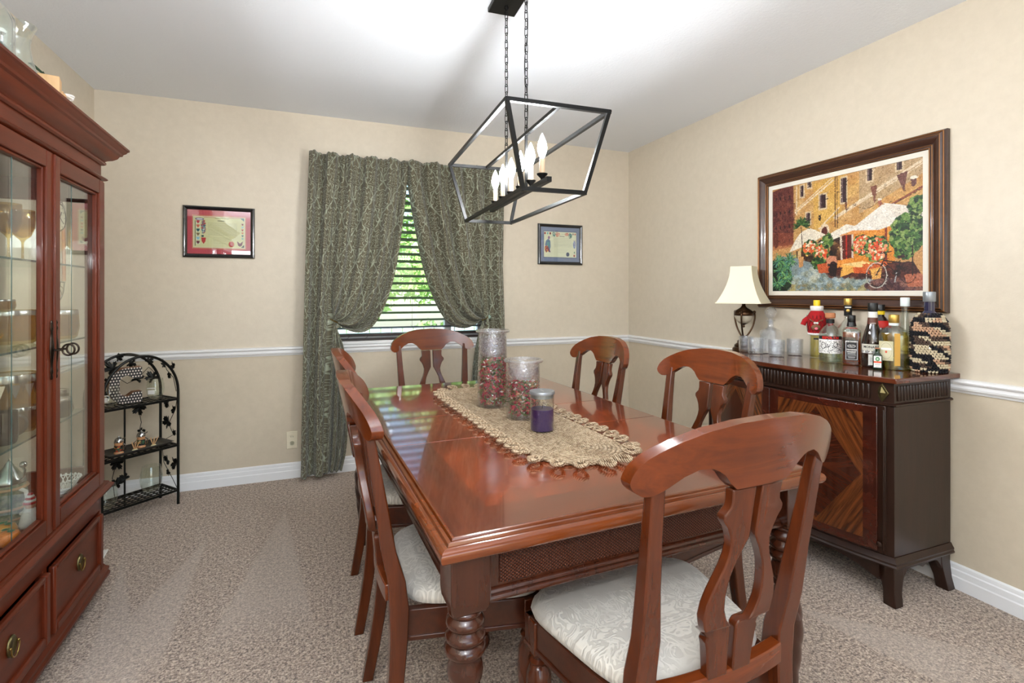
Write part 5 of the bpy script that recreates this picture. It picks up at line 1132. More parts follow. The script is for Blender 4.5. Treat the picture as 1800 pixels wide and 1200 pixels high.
# pots/flowers
GR = [(60,92,56),(84,120,66),(120,150,84),(40,66,44),(150,170,104)]
def bush(cx, cy, rx, ry, n_, fl=None):
    cv.blobs(cx, cy, rx, ry, n_, .011, GR, .9)
    if fl: cv.blobs(cx, cy, rx*.9, ry*.9, n_//3, .008, fl, 1)
FL = [(226,96,60),(236,130,80),(244,170,130),(240,220,190)]
bush(.30,.60,.055,.06,160,FL[:2]+FL[3:]); bush(.385,.66,.05,.08,220,FL); bush(.36,.75,.04,.05,120); bush(.43,.56,.035,.06,120); bush(.66,.62,.06,.08,240,FL); bush(.745,.66,.065,.10,320,FL); bush(.92,.56,.095,.15,760); bush(.97,.36,.05,.07,160); bush(.90,.70,.05,.05,160)
for _ in range(90):
    a = rng.uniform(-3.4, .3); L = rng.uniform(.03,.075); cv.line(.235, .38, .235+L*math.cos(a)*.95, .38+L*1.3*math.sin(a)+.02, .004, [(44,76,50),(70,104,60),(96,130,80)][rng.integers(3)])
cv.line(.235,.40,.25,.66,.004,(80,60,44)); P_([(.215,.68),(.255,.68),(.25,.78),(.22,.78)], (210,160,110))
P_([(.355,.76),(.44,.75),(.435,.84),(.37,.84)], (206,110,70)); P_([(.96,.88),(1,.88),(1,.97),(.97,.97)], (186,120,96)); P_([(.90,.875),(.99,.87),(.97,.97),(.92,.97)], (190,122,96)); cv.line(.945,.66,.945,.88,.005,(70,50,44))
# tables & cloths, diner, bicycle
P_([(.48,.74),(.60,.72),(.62,.78),(.50,.80)], (238,160,80)); P_([(.53,.77),(.66,.755),(.78,.79),(.77,.90),(.72,.91),(.71,.83),(.60,.84),(.57,.86),(.52,.88)], (244,186,104)); P_([(.60,.80),(.70,.80),(.70,.86),(.61,.85)], (214,110,60)); P_([(.53,.77),(.66,.755),(.78,.79),(.64,.805)], (250,212,150))
P_([(.66,.78),(.80,.76),(.81,.80),(.68,.83)], (220,120,66)); cv.ell(.455,.665,.012,.024,(40,28,28)); P_([(.42,.72),(.45,.69),(.49,.70),(.50,.76),(.43,.79)], (214,150,120)); cv.ell(.47,.80,.028,.06,(56,34,34)); cv.ell(.47,.80,.020,.045,(110,56,44),1,.3); P_([(.43,.76),(.50,.76),(.49,.88),(.45,.87)], (52,32,34), .8)
cv.ell(.745,.875,.062,.105,(206,200,190),1,.14); cv.ell(.745,.875,.055,.093,(60,40,40),1,.10); 
for k in range(14): cv.line(.745,.875,.745+.052*math.cos(k*.45),.875+.088*math.sin(k*.45),.0012,(150,110,100))
cv.line(.745,.875,.80,.72,.004,(44,34,36)); cv.line(.80,.72,.79,.69,.004,(44,34,36)); cv.line(.77,.70,.83,.69,.004,(40,30,32)); cv.line(.79,.76,.88,.78,.005,(50,38,40)); cv.line(.79,.78,.86,.86,.004,(50,38,40)); cv.line(.88,.78,.86,.86,.004,(50,38,40)); P_([(.86,.73),(.90,.72),(.91,.745),(.87,.75)], (70,36,40)); cv.ell(.86,.865,.014,.022,(60,50,50),1,.4); cv.ell(.92,.86,.045,.085,(50,36,38),1,.12); cv.line(.86,.86,.85,.93,.004,(190,190,190))
# foreground grasses
cv.blobs(.05,.86,.10,.17,260,.018,[(34,52,44),(24,40,36),(48,72,54)],.9)
for _ in range(420):
    cx, cy = [(.05,.70),(.12,.76),(.07,.80),(.12,.88),(.04,.92),(.15,.70)][rng.integers(6)]; a = rng.uniform(0, 6.3); L = rng.uniform(.02,.065); cv.line(cx, cy, cx+L*math.cos(a), cy+L*1.25*math.sin(a), .0026, [(70,116,86),(110,160,110),(150,190,120),(50,90,80),(96,150,140)][rng.integers(5)])
for _ in range(2600):
    cx, cy_, a = rng.uniform(0, 1), rng.uniform(0, 1), rng.uniform(-.9, .5); j, i_ = int(cy_*319), int(cx*419); col_ = cv.a[j, i_]*rng.uniform(.82, 1.12); L = int(rng.integers(2, 7))
    for q_ in range(L): jj, ii = int(j+q_*math.sin(a)), int(i_+q_*math.cos(a)); cv.a[max(0,jj):jj+2, max(0,ii):ii+2] = np.clip(col_, 0, 255)
cv.noise(10); cv.noise(8, 3); cv.a = np.clip((cv.a-128)*1.05+100, 0, 255)
w3, h3 = w2-.024, h2-.024
cv.build('painted_canvas', e, lambda u, v: (-w3+2*w3*u, -.010, h3-2*h3*v), .45)
# certificates
def certificate(label, x, z, w, h, mat_c, accent, kind):
    e = framed('framed_certificate', label, 'certificate', (x, YB, z), 0, w, h, [(0,0), (0,.012), (.004,.018), (.010,.020), (.018,.016), (.024,.010), (.026,0)], M['black_frame'], None)
    cv = Canvas(300, int(300*(h-.05)/(w-.05)), mat_c); W_ = 1
    bx, by = (.09, .14) if kind == 0 else (.085, .13)
    cv.noise(4, 2); cv.rect(bx-.014, by-.02, 1-bx+.014, 1-by+.02, accent); cv.rect(bx-.009, by-.013, 1-bx+.009, 1-by+.013, mat_c)
    cv.rect(bx, by, 1-bx, 1-by, (240,226,196)); ix0, iy0 = bx, by; iw, ih = 1-2*bx, 1-2*by
    X = lambda u: ix0+iw*u; Y = lambda v: iy0+ih*v
    if kind == 0:
        cv.rect(X(.01), Y(.01), X(.99), Y(.99), (228,210,160)); cv.line(X(.2),Y(.03),X(.42),Y(.03),.004,(190,60,50)); cv.line(X(.68),Y(.03),X(.9),Y(.03),.004,(190,60,50))
        cv.rect(X(.03), Y(.14), X(.045), Y(.95), (60,60,60)); cv.ell(X(.12), Y(.09), .07, .03, (110,90,120)); cv.ell(X(.12),Y(.09),.05,.02,(220,200,210))
        for k, c in enumerate([(190,50,60),(226,110,80),(40,90,90),(140,110,70),(150,190,210),(120,50,60)]):
            cy_ = Y(.18+.13*k); cv.rect(X(.055), cy_-.035, X(.125), cy_+.04, (236,226,206)); cv.poly([(X(.06),cy_-.03),(X(.12),cy_-.03),(X(.118),cy_+.012),(X(.09),cy_+.042),(X(.062),cy_+.012)], c)
        cv.blobs(X(.19), Y(.34), .03, .16, 120, .012, [(190,60,60),(220,210,200),(110,150,150),(150,110,120),(80,90,110)], .8); cv.poly([(X(.15),Y(.68)),(X(.24),Y(.68)),(X(.23),Y(.80)),(X(.195),Y(.88)),(X(.16),Y(.80))], (200,50,50)); cv.rect(X(.155),Y(.6),X(.2),Y(.66),(50,80,80))
        for k, c in enumerate([(150,50,60),(150,190,200),(190,50,60),(220,110,70),(50,80,100),(120,180,180)]): cy_ = Y(.22+.092*k); cv.poly([(X(.93),cy_-.02),(X(.97),cy_-.02),(X(.965),cy_+.01),(X(.95),cy_+.026),(X(.935),cy_+.01)], c)
        cv.poly([(X(.9),Y(.02)),(X(.98),Y(.02)),(X(.98),Y(.12))], (80,110,110)); cv.poly([(X(.98),Y(.97)),(X(.92),Y(.97)),(X(.98),Y(.88))], (70,70,80))
        cv.ell(X(.73), Y(.87), .048, .075, (214,150,80)); cv.ell(X(.73), Y(.87), .040, .062, (200,40,40)); cv.poly([(X(.84),Y(.76)),(X(.90),Y(.84)),(X(.96),Y(.76)),(X(.94),Y(.9)),(X(.90),Y(.94)),(X(.86),Y(.9))], (130,50,70))
        cv.line(X(.47),Y(.13),X(.59),Y(.13),.010,(90,76,50),.8); cv.line(X(.42),Y(.05),X(.68),Y(.055),.006,(110,96,60),.6)
        t0, t1, s0_, s1_, rows = .28, .84, .20, .62, 15
    else:
        for k, c in enumerate([(170,60,60),(140,190,190),(150,50,50)]): cv.ell(X(.03+.08*k), Y(.07), .020, .035, c)
        cv.blobs(X(.31),Y(.10),.04,.07,50,.012,[(70,110,110),(120,160,150),(230,220,200)],.8); cv.blobs(X(.42),Y(.10),.06,.06,50,.010,[(220,120,100),(240,170,150)],.8); cv.blobs(X(.70),Y(.09),.05,.05,50,.010,[(220,120,100),(240,170,150)],.8); cv.blobs(X(.81),Y(.14),.04,.07,50,.012,[(70,110,110),(120,160,150)],.8)
        for k, c in enumerate([(140,100,100),(210,90,80)]): cv.ell(X(.90+.06*k), Y(.07), .016, .03, c)
        cv.poly([(X(.03),Y(.52)),(X(.06),Y(.36)),(X(.13),Y(.28)),(X(.19),Y(.36)),(X(.2),Y(.6)),(X(.16),Y(.78)),(X(.08),Y(.72))], (110,130,160)); cv.poly([(X(.09),Y(.42)),(X(.16),Y(.4)),(X(.17),Y(.62)),(X(.11),Y(.58))], (110,160,160)); cv.ell(X(.15),Y(.24),.028,.045,(170,120,150)); cv.blobs(X(.08),Y(.68),.045,.09,60,.014,[(200,60,50),(240,170,60),(120,50,80)],.9); cv.poly([(X(.12),Y(.7)),(X(.17),Y(.68)),(X(.2),Y(.82)),(X(.14),Y(.8))], (120,70,110))
        cv.ell(X(.94),Y(.48),.035,.12,(150,160,200)); cv.blobs(X(.94),Y(.46),.03,.1,40,.010,[(120,130,180),(200,140,140),(220,220,236)],.8); cv.ell(X(.935),Y(.93),.02,.035,(190,70,60)); cv.ell(X(.94),Y(.8),.015,.03,(120,150,120)); cv.line(X(.90),Y(.3),X(.93),Y(.38),.004,(190,140,120)); cv.line(X(.98),Y(.3),X(.95),Y(.38),.004,(190,140,120))
        cv.ell(X(.73),Y(.88),.042,.062,(80,88,120)); cv.ell(X(.73),Y(.88),.034,.050,(70,76,106)); cv.line(X(.48),Y(.17),X(.62),Y(.175),.009,(130,110,110),.8); cv.line(X(.53),Y(.08),X(.62),Y(.08),.005,(160,150,140),.6)
        t0, t1, s0_, s1_, rows = .30, .86, .24, .62, 14
    for k in range(rows):
        y_ = Y(s0_+(s1_-s0_)*k/rows); u = t0
        while u < t1: L = rng.uniform(.012,.05); cv.line(X(u), y_, X(min(t1, u+L)), y_, .0022, (150,132,100) if kind == 0 else (186,172,156), .8); u += L+.010
    for k in range(6):
        y_ = Y(s1_+.05+.035*k); u = t0+.1
        while u < t1-.15-.06*(k > 3): L = rng.uniform(.012,.05); cv.line(X(u), y_, X(u+L), y_, .002, (160,142,110) if kind == 0 else (190,176,160), .7); u += L+.010
    ww, hh = w/2-.025, h/2-.025
    cv.build('matted_print', e, lambda u, v: (-ww+2*ww*u, -.006, hh-2*hh*v), .5); box('glazing', -ww, ww, -.0085, -.0080, -hh, hh, M['wpane'], e)
certificate('framed family-name certificate with a red mat and black frame, left of the curtains', -.5725, 1.628, .405, .327, (206,72,84), (220,170,110), 0)
certificate('framed family-name certificate with a blue-grey mat and black frame, right of the curtains', 1.860, 1.634, .402, .328, (130,132,160), (70,70,96), 1)
# ================= CABINET CONTENTS
def item(name, label, cat, x, y, z, group=None, rz=0): return empty(name, label, cat, (x, y, z), rz, group)
DK, S3, S2, S1 = ZW+.0365, .7725, 1.0635, 1.3495
def lathe_part(name, prof, mat, par, seg=28, **k): return MB().lathe(prof, seg, close=False, **k).build(name, mat, par, angle=50)
GS = .82
GOB = [(a*GS, b*.97) for a, b in [(0,0), (.034,0), (.036,.002), (.010,.006), (.0045,.02), (.004,.075), (.010,.084), (.028,.10), (.041,.13), (.043,.165), (.041,.195), (.0395,.195), (.041,.165), (.038,.13), (.024,.10), (0,.09)]]
for lab, x, y in (('amber goblet on the top cabinet shelf, nearest the left picture edge', -.955, 2.185), ('amber goblet on the top cabinet shelf, behind the door stile', -.985, 2.345), ('amber goblet on the top cabinet shelf, between the other goblets', -1.065, 2.255)):
    e = item('goblet', lab, 'glass', x, y, S1, 'amber goblets on the top cabinet shelf'); lathe_part('goblet_bowl', GOB, M['pane_amber'], e)
def mug(lab, x, y, z, r, h, mat, handle=True, band=None, a=0, name='glass_mug', cat='mug', belly=1.06):
    e = item(name, lab, cat, x, y, z, None, a)
    lathe_part('body', [(0,0), (r*.82,0), (r*.94,h*.06), (r*belly,h*.4), (r,h*.85), (r*.97,h), (r*.93,h), (r*.95,h*.85), (r*(belly-.06),h*.4), (r*.85,h*.1), (0,h*.06)], mat, e, 36)
    if handle: MB().tube([(r*.98+.030*math.sin(t), 0, h*.5+.30*h*math.cos(t)) for t in np.linspace(.15, PI-.15, 12)], .0045, 8).build('handle', mat, e)
    if band: MB().lathe([(r*1.005,h*.84), (r*1.01,h*.86), (r*.985,h*.98), (r*.98,h*.985)], 36).build('rim_band', band, e)
    return e
mug('large smoked amber glass bowl on the second cabinet shelf, behind the left door', -.985, 2.275, S2, .068, .118, M['pane_amber'], False, M['silver'], name='glass_bowl', cat='bowl')
mug('small smoked glass dish stacked above the large amber bowl', -.985, 2.215, S2+.119, .034, .036, M['pane_amber'], False, M['silver'], name='glass_dish', cat='dish')
mug('smoked amber glass bowl alone on the second cabinet shelf, behind the right door', -.925, 2.475, S2, .055, .112, M['pane_amber'], False, M['silver'], name='glass_bowl', cat='bowl')
e = mug('large amber beer glass with silver triangle pattern on the third cabinet shelf', -1.0, 2.31, S3, .070, .185, M['pane_amber'], False, M['silver'], name='patterned_vase', cat='vase')
m = MB()
for k in range(12):
    a = 2*PI*k/12; r = .0752; m.add([(r*math.cos(a-.2), r*math.sin(a-.2), .15), (r*math.cos(a+.2), r*math.sin(a+.2), .15), (r*math.cos(a), r*math.sin(a), .10)], [(0,1,2)])
m.build('triangle_pattern', M['silver'], e, smooth=False)
mug('small metallic pot-bellied mug with a ring handle on the third cabinet shelf', -.925, 2.205, S3, .036, .085, M['pane_amber'], True, M['silver'], None or 2.4)
mug('tall dark mug at the very edge of the third cabinet shelf', -.900, 2.03, S3, .035, .10, M['brownglass'], True, None, 1.0)
mug('front metallic bowl of two on the third cabinet shelf, behind the right door', -.905, 2.405, S3, .040, .072, M['smoke'], False, M['silver'], name='metallic_bowl', cat='bowl', belly=1.15)
mug('rear metallic bowl of two on the third cabinet shelf, partly behind the other', -.955, 2.50, S3, .044, .088, M['smoke'], False, M['silver'], name='metallic_bowl', cat='bowl', belly=1.12)
# stein
st = item('beer_stein', 'painted ceramic beer stein with a pointed pewter lid at the bottom of the cabinet', 'stein', -.960, 2.20, DK, None, -.5)
n = N('stein_relief'); v = n.coord('Object'); a = n.noise(v, 38, 4, .6); n.set(Base__Color=n.ramp(a, [(.35, lin((50,50,44))), (.48, lin((90,104,72))), (.56, lin((150,140,110))), (.66, lin((70,80,96)))]), Roughness=.35); n.bump(a, .7, .006)
lathe_part('stein_body', [(0,0), (.046,0), (.050,.006), (.047,.016), (.049,.030), (.044,.045), (.046,.06), (.046,.105), (.043,.125), (.040,.135), (.036,.135), (.036,.01), (0,.01)], n.m, st, 36)
for z in (.018, .052, .118): MB().lathe([(.0485,z), (.051,z+.003), (.0485,z+.008), (.040,z+.008), (.040,z)], 36).build('tan_band', plain('stein_tan', (186,140,100), .4), st)
MB().lathe([(.042,.134), (.044,.140), (.040,.150), (.030,.165), (.022,.180), (.014,.190), (.010,.200), (.004,.208), (0,.216)], 30, mod=lambda a, z: 1+.03*math.cos(10*a)).build('pewter_lid', M['silver'], st, angle=50)
MB().tube([(.045,0,.148), (.058,0,.160), (.062,0,.182), (.055,0,.19)], .004, 8).sphere((.056,0,.200), .011, 10, 8).build('thumb_lift', M['silver'], st)
MB().tube([(.043,0,.118), (.066,0,.112), (.074,0,.08), (.064,0,.045), (.044,0,.034)], .006, 8).build('stein_handle', M['white'], st)
# figurines
fg = item('christmas_figurine', 'small ceramic figurine in a red striped hat and white robe, at the cabinet bottom', 'figurine', -.882, 2.148, DK)
MB().lathe([(.026,0), (.030,.01), (.022,.045), (.012,.062)], 20).build('robe', M['white'], fg); MB().sphere((0,0,.070), .014, 14, 10).build('head', plain('figurine_skin', (226,180,150), .5), fg)
for k in range(5): MB().lathe([(.0185-.003*k,.076+.007*k), (.020-.003*k,.079+.007*k), (.0165-.003*k,.083+.007*k), (.002,.083+.007*k), (.002,.076+.007*k)], 18).build('hat_stripe', M['red'] if k % 2 == 0 else M['white'], fg)
for lab, x, y, cmat in (('orange ceramic pumpkin figurine at the bottom of the cabinet, by the picture edge', -.880, 2.010, (235,130,30)), ('small yellow and orange ceramic pumpkin above the other one at the cabinet bottom', -.915, 2.075, (236,160,50))):
    pk = item('pumpkin_figurine', lab, 'figurine', x, y, DK, 'ceramic pumpkins in the cabinet')
    MB().lathe([(0,0), (.018,.001), (.028,.012), (.030,.024), (.024,.038), (.008,.043), (0,.040)], 32, mod=lambda a, z: 1+.07*abs(math.cos(4*a))).build('pumpkin_body', plain('pumpkin_orange', cmat, .3), pk)
    MB().tube([(0,0,.038), (.004,0,.052)], .003, 6).sphere((.012,-.008,.046), .009, 10, 6, 1, 1, .3).sphere((-.010,.008,.046), .009, 10, 6, 1, 1, .3).build('green_leaves', plain('glazed_green', (30,110,60), .3), pk)
# lace basket + plates
for k, lab in enumerate(('white ceramic plate, lowest of the stack under the lace basket', 'white ceramic plate, upper one under the lace basket')):
    pl = item('ceramic_plate', lab, 'plate', -.905, 2.435, DK+.010*k, 'white plates under the lace basket'); lathe_part('plate_dish', [(0,0), (.03,0), (.034,.002), (.056,.010), (.058,.013), (.054,.012), (.03,.005), (0,.005)], M['white'], pl, 36)
bs = item('lace_basket', 'white openwork ceramic basket on plates, behind the right cabinet door', 'basket', -.905, 2.435, DK+.0235)
lathe_part('basket_base', [(0,0), (.032,0), (.038,.006), (.036,.008), (0,.004)], M['white'], bs, 32)
m = MB()
for k in range(22):
    a = 2*PI*k/22
    for dr in (-1, 1): m.tube([((.037+.017*t)*math.cos(a+dr*.28*t), (.037+.017*t)*math.sin(a+dr*.28*t), .006+.032*t) for t in (0, .5, 1)], .0016, 5)
    m.sphere((.0555*math.cos(a), .0555*math.sin(a), .040), .0042, 8, 6)
m.tube([(.054*math.cos(2*PI*k/36), .054*math.sin(2*PI*k/36), .037) for k in range(36)], .0022, 6, closed=True); m.build('openwork_rim', M['white'], bs)
br = item('brass_ornament', 'slim brass ornament with a curved arm lying below the third cabinet shelf', 'ornament', -1.03, 2.115, DK); 
MB().tube([(0,0,0), (0,0,.20), (.004,.01,.232), (.01,.04,.245), (.01,.06,.247)], .0022, 6).sphere((.01,.062,.247), .007, 10, 8, 1, 1.8, .6).lathe([(.018,0), (.016,.004), (.003,.008), (.003,.01)], 16).build('brass_arm', M['brass'], br)
# ================= TOP OF CABINET
TPZ = 1.8155
cf = item('glass_carafe', 'clear glass carafe with a flared neck standing on top of the china cabinet', 'carafe', -.925, 2.165, TPZ)
lathe_part('carafe_glass', [(0,0), (.056,0), (.062,.006), (.064,.05), (.060,.11), (.050,.17), (.040,.21), (.0345,.245), (.0345,.262), (.040,.290), (.050,.313), (.0515,.318), (.048,.318), (.0375,.292), (.032,.262), (.032,.245), (.0375,.21), (.047,.17), (.057,.11), (.061,.05), (.058,.008), (0,.006)], M['bglass'], cf, 48)
w1 = item('wooden_planter', 'pale wooden block planter with a dark green leaf, on the cabinet top beside the carafe', 'planter', -.885, 2.285, TPZ, None, .25)
box('block', -.03, .03, -.03, .03, 0, .195, M['pine'], w1, .003)
MB().add([(-.03,.0,.19), (-.02,.03,.222), (-.01,.06,.205), (-.012,.025,.20)], [(0,1,2,3)]).add([(.0,-.01,.19), (-.04,-.03,.225), (-.05,-.05,.215), (-.02,-.03,.195)], [(0,1,2,3)]).build('leaf', plain('dark_leaf', (24,52,22), .4), w1)
w2_ = item('wooden_rack', 'small pale wooden rack with a white bow, farthest item on the cabinet top', 'rack', -.880, 2.425, TPZ, None, .2)
box('upright', -.03, -.02, -.055, -.03, 0, .205, M['pine'], w2_, .002); box('upright', -.02, .0, -.07, -.05, 0, .165, M['pine'], w2_, .002)
box('panel', -.02, -.012, -.03, .065, 0, .185, M['pine'], w2_, .002); MB().tube([(-.010,.0,0), (-.006,.02,.10), (-.004,.05,.18)], .004, 6).build('brace', M['brownwood'], w2_)
MB().tube([(.0+.012*math.sin(2*t), .008+.012*math.cos(t), .175+.010*math.sin(t)) for t in np.linspace(0, 2*PI, 24)[:-1]], .004, 8, closed=True).tube([(0,.01,.175), (0,.012,.14)], .003, 6).tube([(0,.008,.175), (.004,-.006,.145)], .003, 6).build('white_bow', M['whiteknit'], w2_)
ds = item('drink_dispenser', 'glass drink dispenser with a chrome spigot, on the cabinet top at the picture edge', 'dispenser', -.90, 1.885, TPZ)
lathe_part('jar_glass', [(0,0), (.075,0), (.085,.01), (.085,.22), (.07,.25), (.065,.26), (.062,.26), (.066,.25), (.08,.22), (.08,.012), (0,.010)], M['bglass'], ds, 36)
MB().tube([(.0,.080,.190), (0,.13,.192), (0,.162,.186)], .007, 10).tube([(0,.140,.190), (0,.140,.215), (0,.133,.226)], .004, 8).build('spigot', M['chrome'], ds); MB().lathe([(.012,0), (.014,.006), (.010,.012), (0,.013)], 14, c=(0,.133,.224)).build('tap_knob', M['white'], ds)
# ================= WALL CLOCK
ck = empty('wall_clock', 'round-faced copper and iron wall clock on the left wall, seen through the cabinet glass', 'clock', (XL, 3.235, 1.626), PI/2)
MB().lathe([(0,0), (.072,0), (.075,.012), (.070,.018), (.066,.014), (0,.014)], 40, M=RX(PI/2)).build('clock_case', M['iron'], ck, angle=50)
MB().lathe([(0,.0145), (.064,.0145), (.064,.0155), (0,.0155)], 40, M=RX(PI/2)).build('clock_face', plain('aged_dial', (226,222,196), .6), ck, angle=50)
for a, L, w in ((.6, .034, .0022), (2.2, .05, .0016)): MB().tube([(0,-.017,0), (L*math.sin(a),-.017,L*math.cos(a))], w, 6).build('clock_hand', M['iron'], ck)
for k in range(12): a = k*PI/6; MB().box(-.0015,.0015,-.0165,-.0155,.050,.059, RY(a)).build('hour_mark', M['iron'], ck)
for sg in (-1, 1):
    MB().tube([(sg*.062,-.008,-.03), (sg*.068,-.008,-.18), (sg*.068,-.008,-.325)], .009, 8).build('copper_rod', plain('copper', (170,96,66), .35, .8), ck)
m = MB()
for k in range(7):
    a = -.9+.3*k; m.tube([(.075*math.sin(a), -.006, .075*math.cos(a)), (.095*math.sin(a+.15), -.006, .095*math.cos(a+.15)), (.10*math.sin(a-.05), -.006, .105*math.cos(a-.05)), (.085*math.sin(a-.1), -.006, .09*math.cos(a-.1))], .0022, 5)
m.build('scroll_crown', M['iron'], ck)
m = MB(); m.tube([(-.085,-.006,-.33), (.085,-.006,-.33)], .003, 6)
m.tube([(.078*math.sin(t), -.006, -.33-.098*math.cos(t)) for t in np.linspace(-PI/2, PI/2, 24)], .003, 6); m.tube([(.034*math.sin(t), -.006, -.33-.045*math.cos(t)) for t in np.linspace(-PI/2, PI/2, 14)], .002, 6)
for a in np.linspace(-1.2, 1.2, 7): m.tube([(.034*math.sin(a), -.006, -.33-.045*math.cos(a)), (.078*math.sin(a), -.006, -.33-.098*math.cos(a))], .002, 5)
m.build('fan_grille', M['iron'], ck)
# ================= CORNER RACK
RA = math.radians(40.8)
rk = empty('metal_shelf_stand', 'black wrought iron arched shelf stand with leaf vines, in the far left corner', 'shelf', (-.897, 3.372, 0), RA)
RW, RD = .190, .187
def arch(y): 
    P = [(-RW, y, 0), (-RW, y, .2), (-RW, y, .66)]+[(-RW*math.cos(t), y, .66+.228*math.sin(t)) for t in np.linspace(.06, PI-.06, 30)]+[(RW, y, .66), (RW, y, .2), (RW, y, 0)]; return P
for y in (0, RD): MB().tube(arch(y), .0075, 8).build('arched_frame', M['iron'], rk)
MB().tube([(0, RD, .02), (0, RD, .625)], .005, 8).build('back_rod', M['iron'], rk)
MB().tube([(0, 0, .888), (0, RD, .888)], .005, 8).build('crown_tie', M['iron'], rk)
for z in (.612, .340, .075):
    s_ = MB(); 
    for x0, x1, y0, y1 in ((-RW, RW, -.004, .004), (-RW, RW, RD-.004, RD+.004), (-RW-.004, -RW+.004, 0, RD), (RW-.004, RW+.004, 0, RD)): s_.box(x0, x1, y0, y1, z, z+.012)
    s_ = s_.build('shelf_frame', M['iron'], rk); m = MB()
    for k in range(1, 6): y = RD*k/6; m.box(-RW, RW, y-.0045, y+.0045, z+.006, z+.009)
    for k in range(1, 12): x = -RW+2*RW*k/12; m.box(x-.0045, x+.0045, 0, RD, z+.0085, z+.0115)
    m.build('lattice', M['iron'], s_, smooth=False)
LP = []
for k in range(5):
    a = PI/2+(k-2)*1.05; r = [.85, 1.05, 1.2, 1.05, .85][k]
    for d, q in ((-.48, .52), (-.30, .86), (-.15, .80), (0, 1.0), (.15, .80), (.30, .86), (.48, .52)): LP.append((q*r*math.cos(a+d), q*r*math.sin(a+d)))
LP = [(x, y) for x, y in reversed(LP)]+[(0, -.25)]
lf = None
def leaf(x, y, z, s, side, rot):
    global lf
    if lf is None:
        m = MB(); n_ = len(LP); m.add([(px*.03, .004*math.cos(3*math.atan2(py, px)), py*.03) for px, py in LP]+[(0, -.006, 0)], [(i, (i+1) % n_, n_) for i in range(n_)]); o = lf = m.build('iron_leaf', M['iron'], rk, smooth=False); md = o.modifiers.new('t', 'SOLIDIFY'); md.thickness = .0015
    else: o = lf.copy(); C.objects.link(o)
    o.location = (x, y, z); o.scale = (s*1.15,)*3
    o.rotation_euler = (0.15*math.sin(rot*3), rot, PI/2 if side else 0)
def bx(px): return RW-(285-px)/355.0
for px, py, s_, r in ((240,669,1.15,.3), (269,671,1.2,-.5), (262,640,.8,.9), (228,640,.9,2.0), (196,646,1.3,-.6), (206,628,.8,1.2), (190,668,.9,.2), (243,721,1.25,2.9), (246,766,.8,1.4), (203,811,1.15,2.6), (203,848,1.1,.4), (218,842,.9,-.8), (186,690,.9,.5)):
    leaf(bx(px), RD, 1.24-(py-515)*.00325, s_, 0, r)
for y, z, s_, r in ((.06,.80,.9,.4), (.15,.81,.7,1.4), (.09,.755,.8,2.6), (.12,.585,1.0,2.8), (.05,.545,.8,.6), (.11,.47,1.25,1.9), (.04,.42,.7,2.9), (.13,.32,.8,.3), (.12,.235,1.0,-.4), (.04,.225,1.2,.7), (.10,.17,.7,2.2)):
    leaf(RW, y, z, s_, 1, r); leaf(-RW, y, z, s_, 1, -r)
m = MB()
for sg in (-1, 1):
    m.tube([(sg*RW, .01, .62), (sg*RW, .03, .55), (sg*RW, .10, .46), (sg*RW, .05, .40), (sg*RW, .16, .35)], .0018, 5); m.tube([(sg*RW, .17, .31), (sg*RW, .15, .22), (sg*RW, .06, .14), (sg*RW, .01, .09)], .0018, 5); m.tube([(sg*RW, .02, .66), (sg*RW, .05, .74), (sg*RW, .12, .78), (sg*RW, .16, .84)], .0018, 5)
m.tube([(bx(205), RD, .76), (bx(222), RD, .72), (bx(240), RD, .74), (bx(262), RD, .80), (bx(280), RD, .74)], .0018, 5); m.tube([(bx(243), RD, .56), (bx(248), RD, .48), (bx(240), RD, .38), (bx(222), RD, .35)], .0018, 5); m.tube([(bx(203), RD, .28), (bx(196), RD, .2), (bx(200), RD, .09)], .0018, 5)
m.build('vine_stems', M['iron'], rk)
# things on the stand (positions in the stand's frame)
def rp(u, v_, z): a = RA; return (-.897+u*math.cos(a)-v_*math.sin(a), 3.372+u*math.sin(a)+v_*math.cos(a), z)
ZS1, ZS2, ZS3 = .625, .353, .088
lt = empty('letter_c_ornament', 'brown block letter C with a dotted front, on the top tier of the iron stand', 'ornament', rp(-.035, .100, ZS1), .50); lt.scale = (1.12,)*3
def cpath(r_out, r_in):
    hh, ww = .088, .070
    def arc(w, h, a0, a1, n_): return [(w*math.cos(a), h*math.sin(a)) for a in np.linspace(a0, a1, n_)]
    O = arc(ww, hh, math.radians(50), math.radians(310), 26); I = arc(ww-.034, hh-.034, math.radians(305), math.radians(55), 22)
    return [(.062, .088)]+[(.0, .088)]+[( -ww*math.sin(t), .02+.068*math.cos(t)) for t in np.linspace(.1, PI/2, 8)]+[(-ww*math.cos(t), -.02-.068*math.sin(t)) for t in np.linspace(.0, PI/2, 8)]+[(.062, -.088), (.062, -.034), (.028, -.034)]+[(.004-.034*math.sin(t), -.022-.030*math.cos(t)) for t in np.linspace(0, PI/2, 6)]+[(.004-.034*math.cos(t), .022+.030*math.sin(t)) for t in np.linspace(0, PI/2, 6)]+[(.028, .034), (.062, .034)]
cp = cpath(0, 0)
MB().prism([(x, z) for x, z in cp], -.025, .025, T(0,0,.0885) @ RX(PI/2)).build('letter_body', M['brownwood'], lt, smooth=False)
n = N('dotted_print'); v = n.coord('Object', (84, 1, 72)); s = n.new('ShaderNodeSeparateXYZ', i0=v)
ro = n.math('FLOOR', s.outputs[2]); xx = n.math('FRACT', n.math('ADD', s.outputs[0], n.math('MULTIPLY', ro, .5))); zz = n.math('FRACT', s.outputs[2])
d = n.math('ADD', n.math('POWER', n.math('SUBTRACT', xx, .5), 2.0), n.math('POWER', n.math('SUBTRACT', zz, .5), 2.0))
n.set(Base__Color=n.mix(n.math('LESS_THAN', d, .075), lin((44,40,40)), lin((222,212,200))), Roughness=.6)
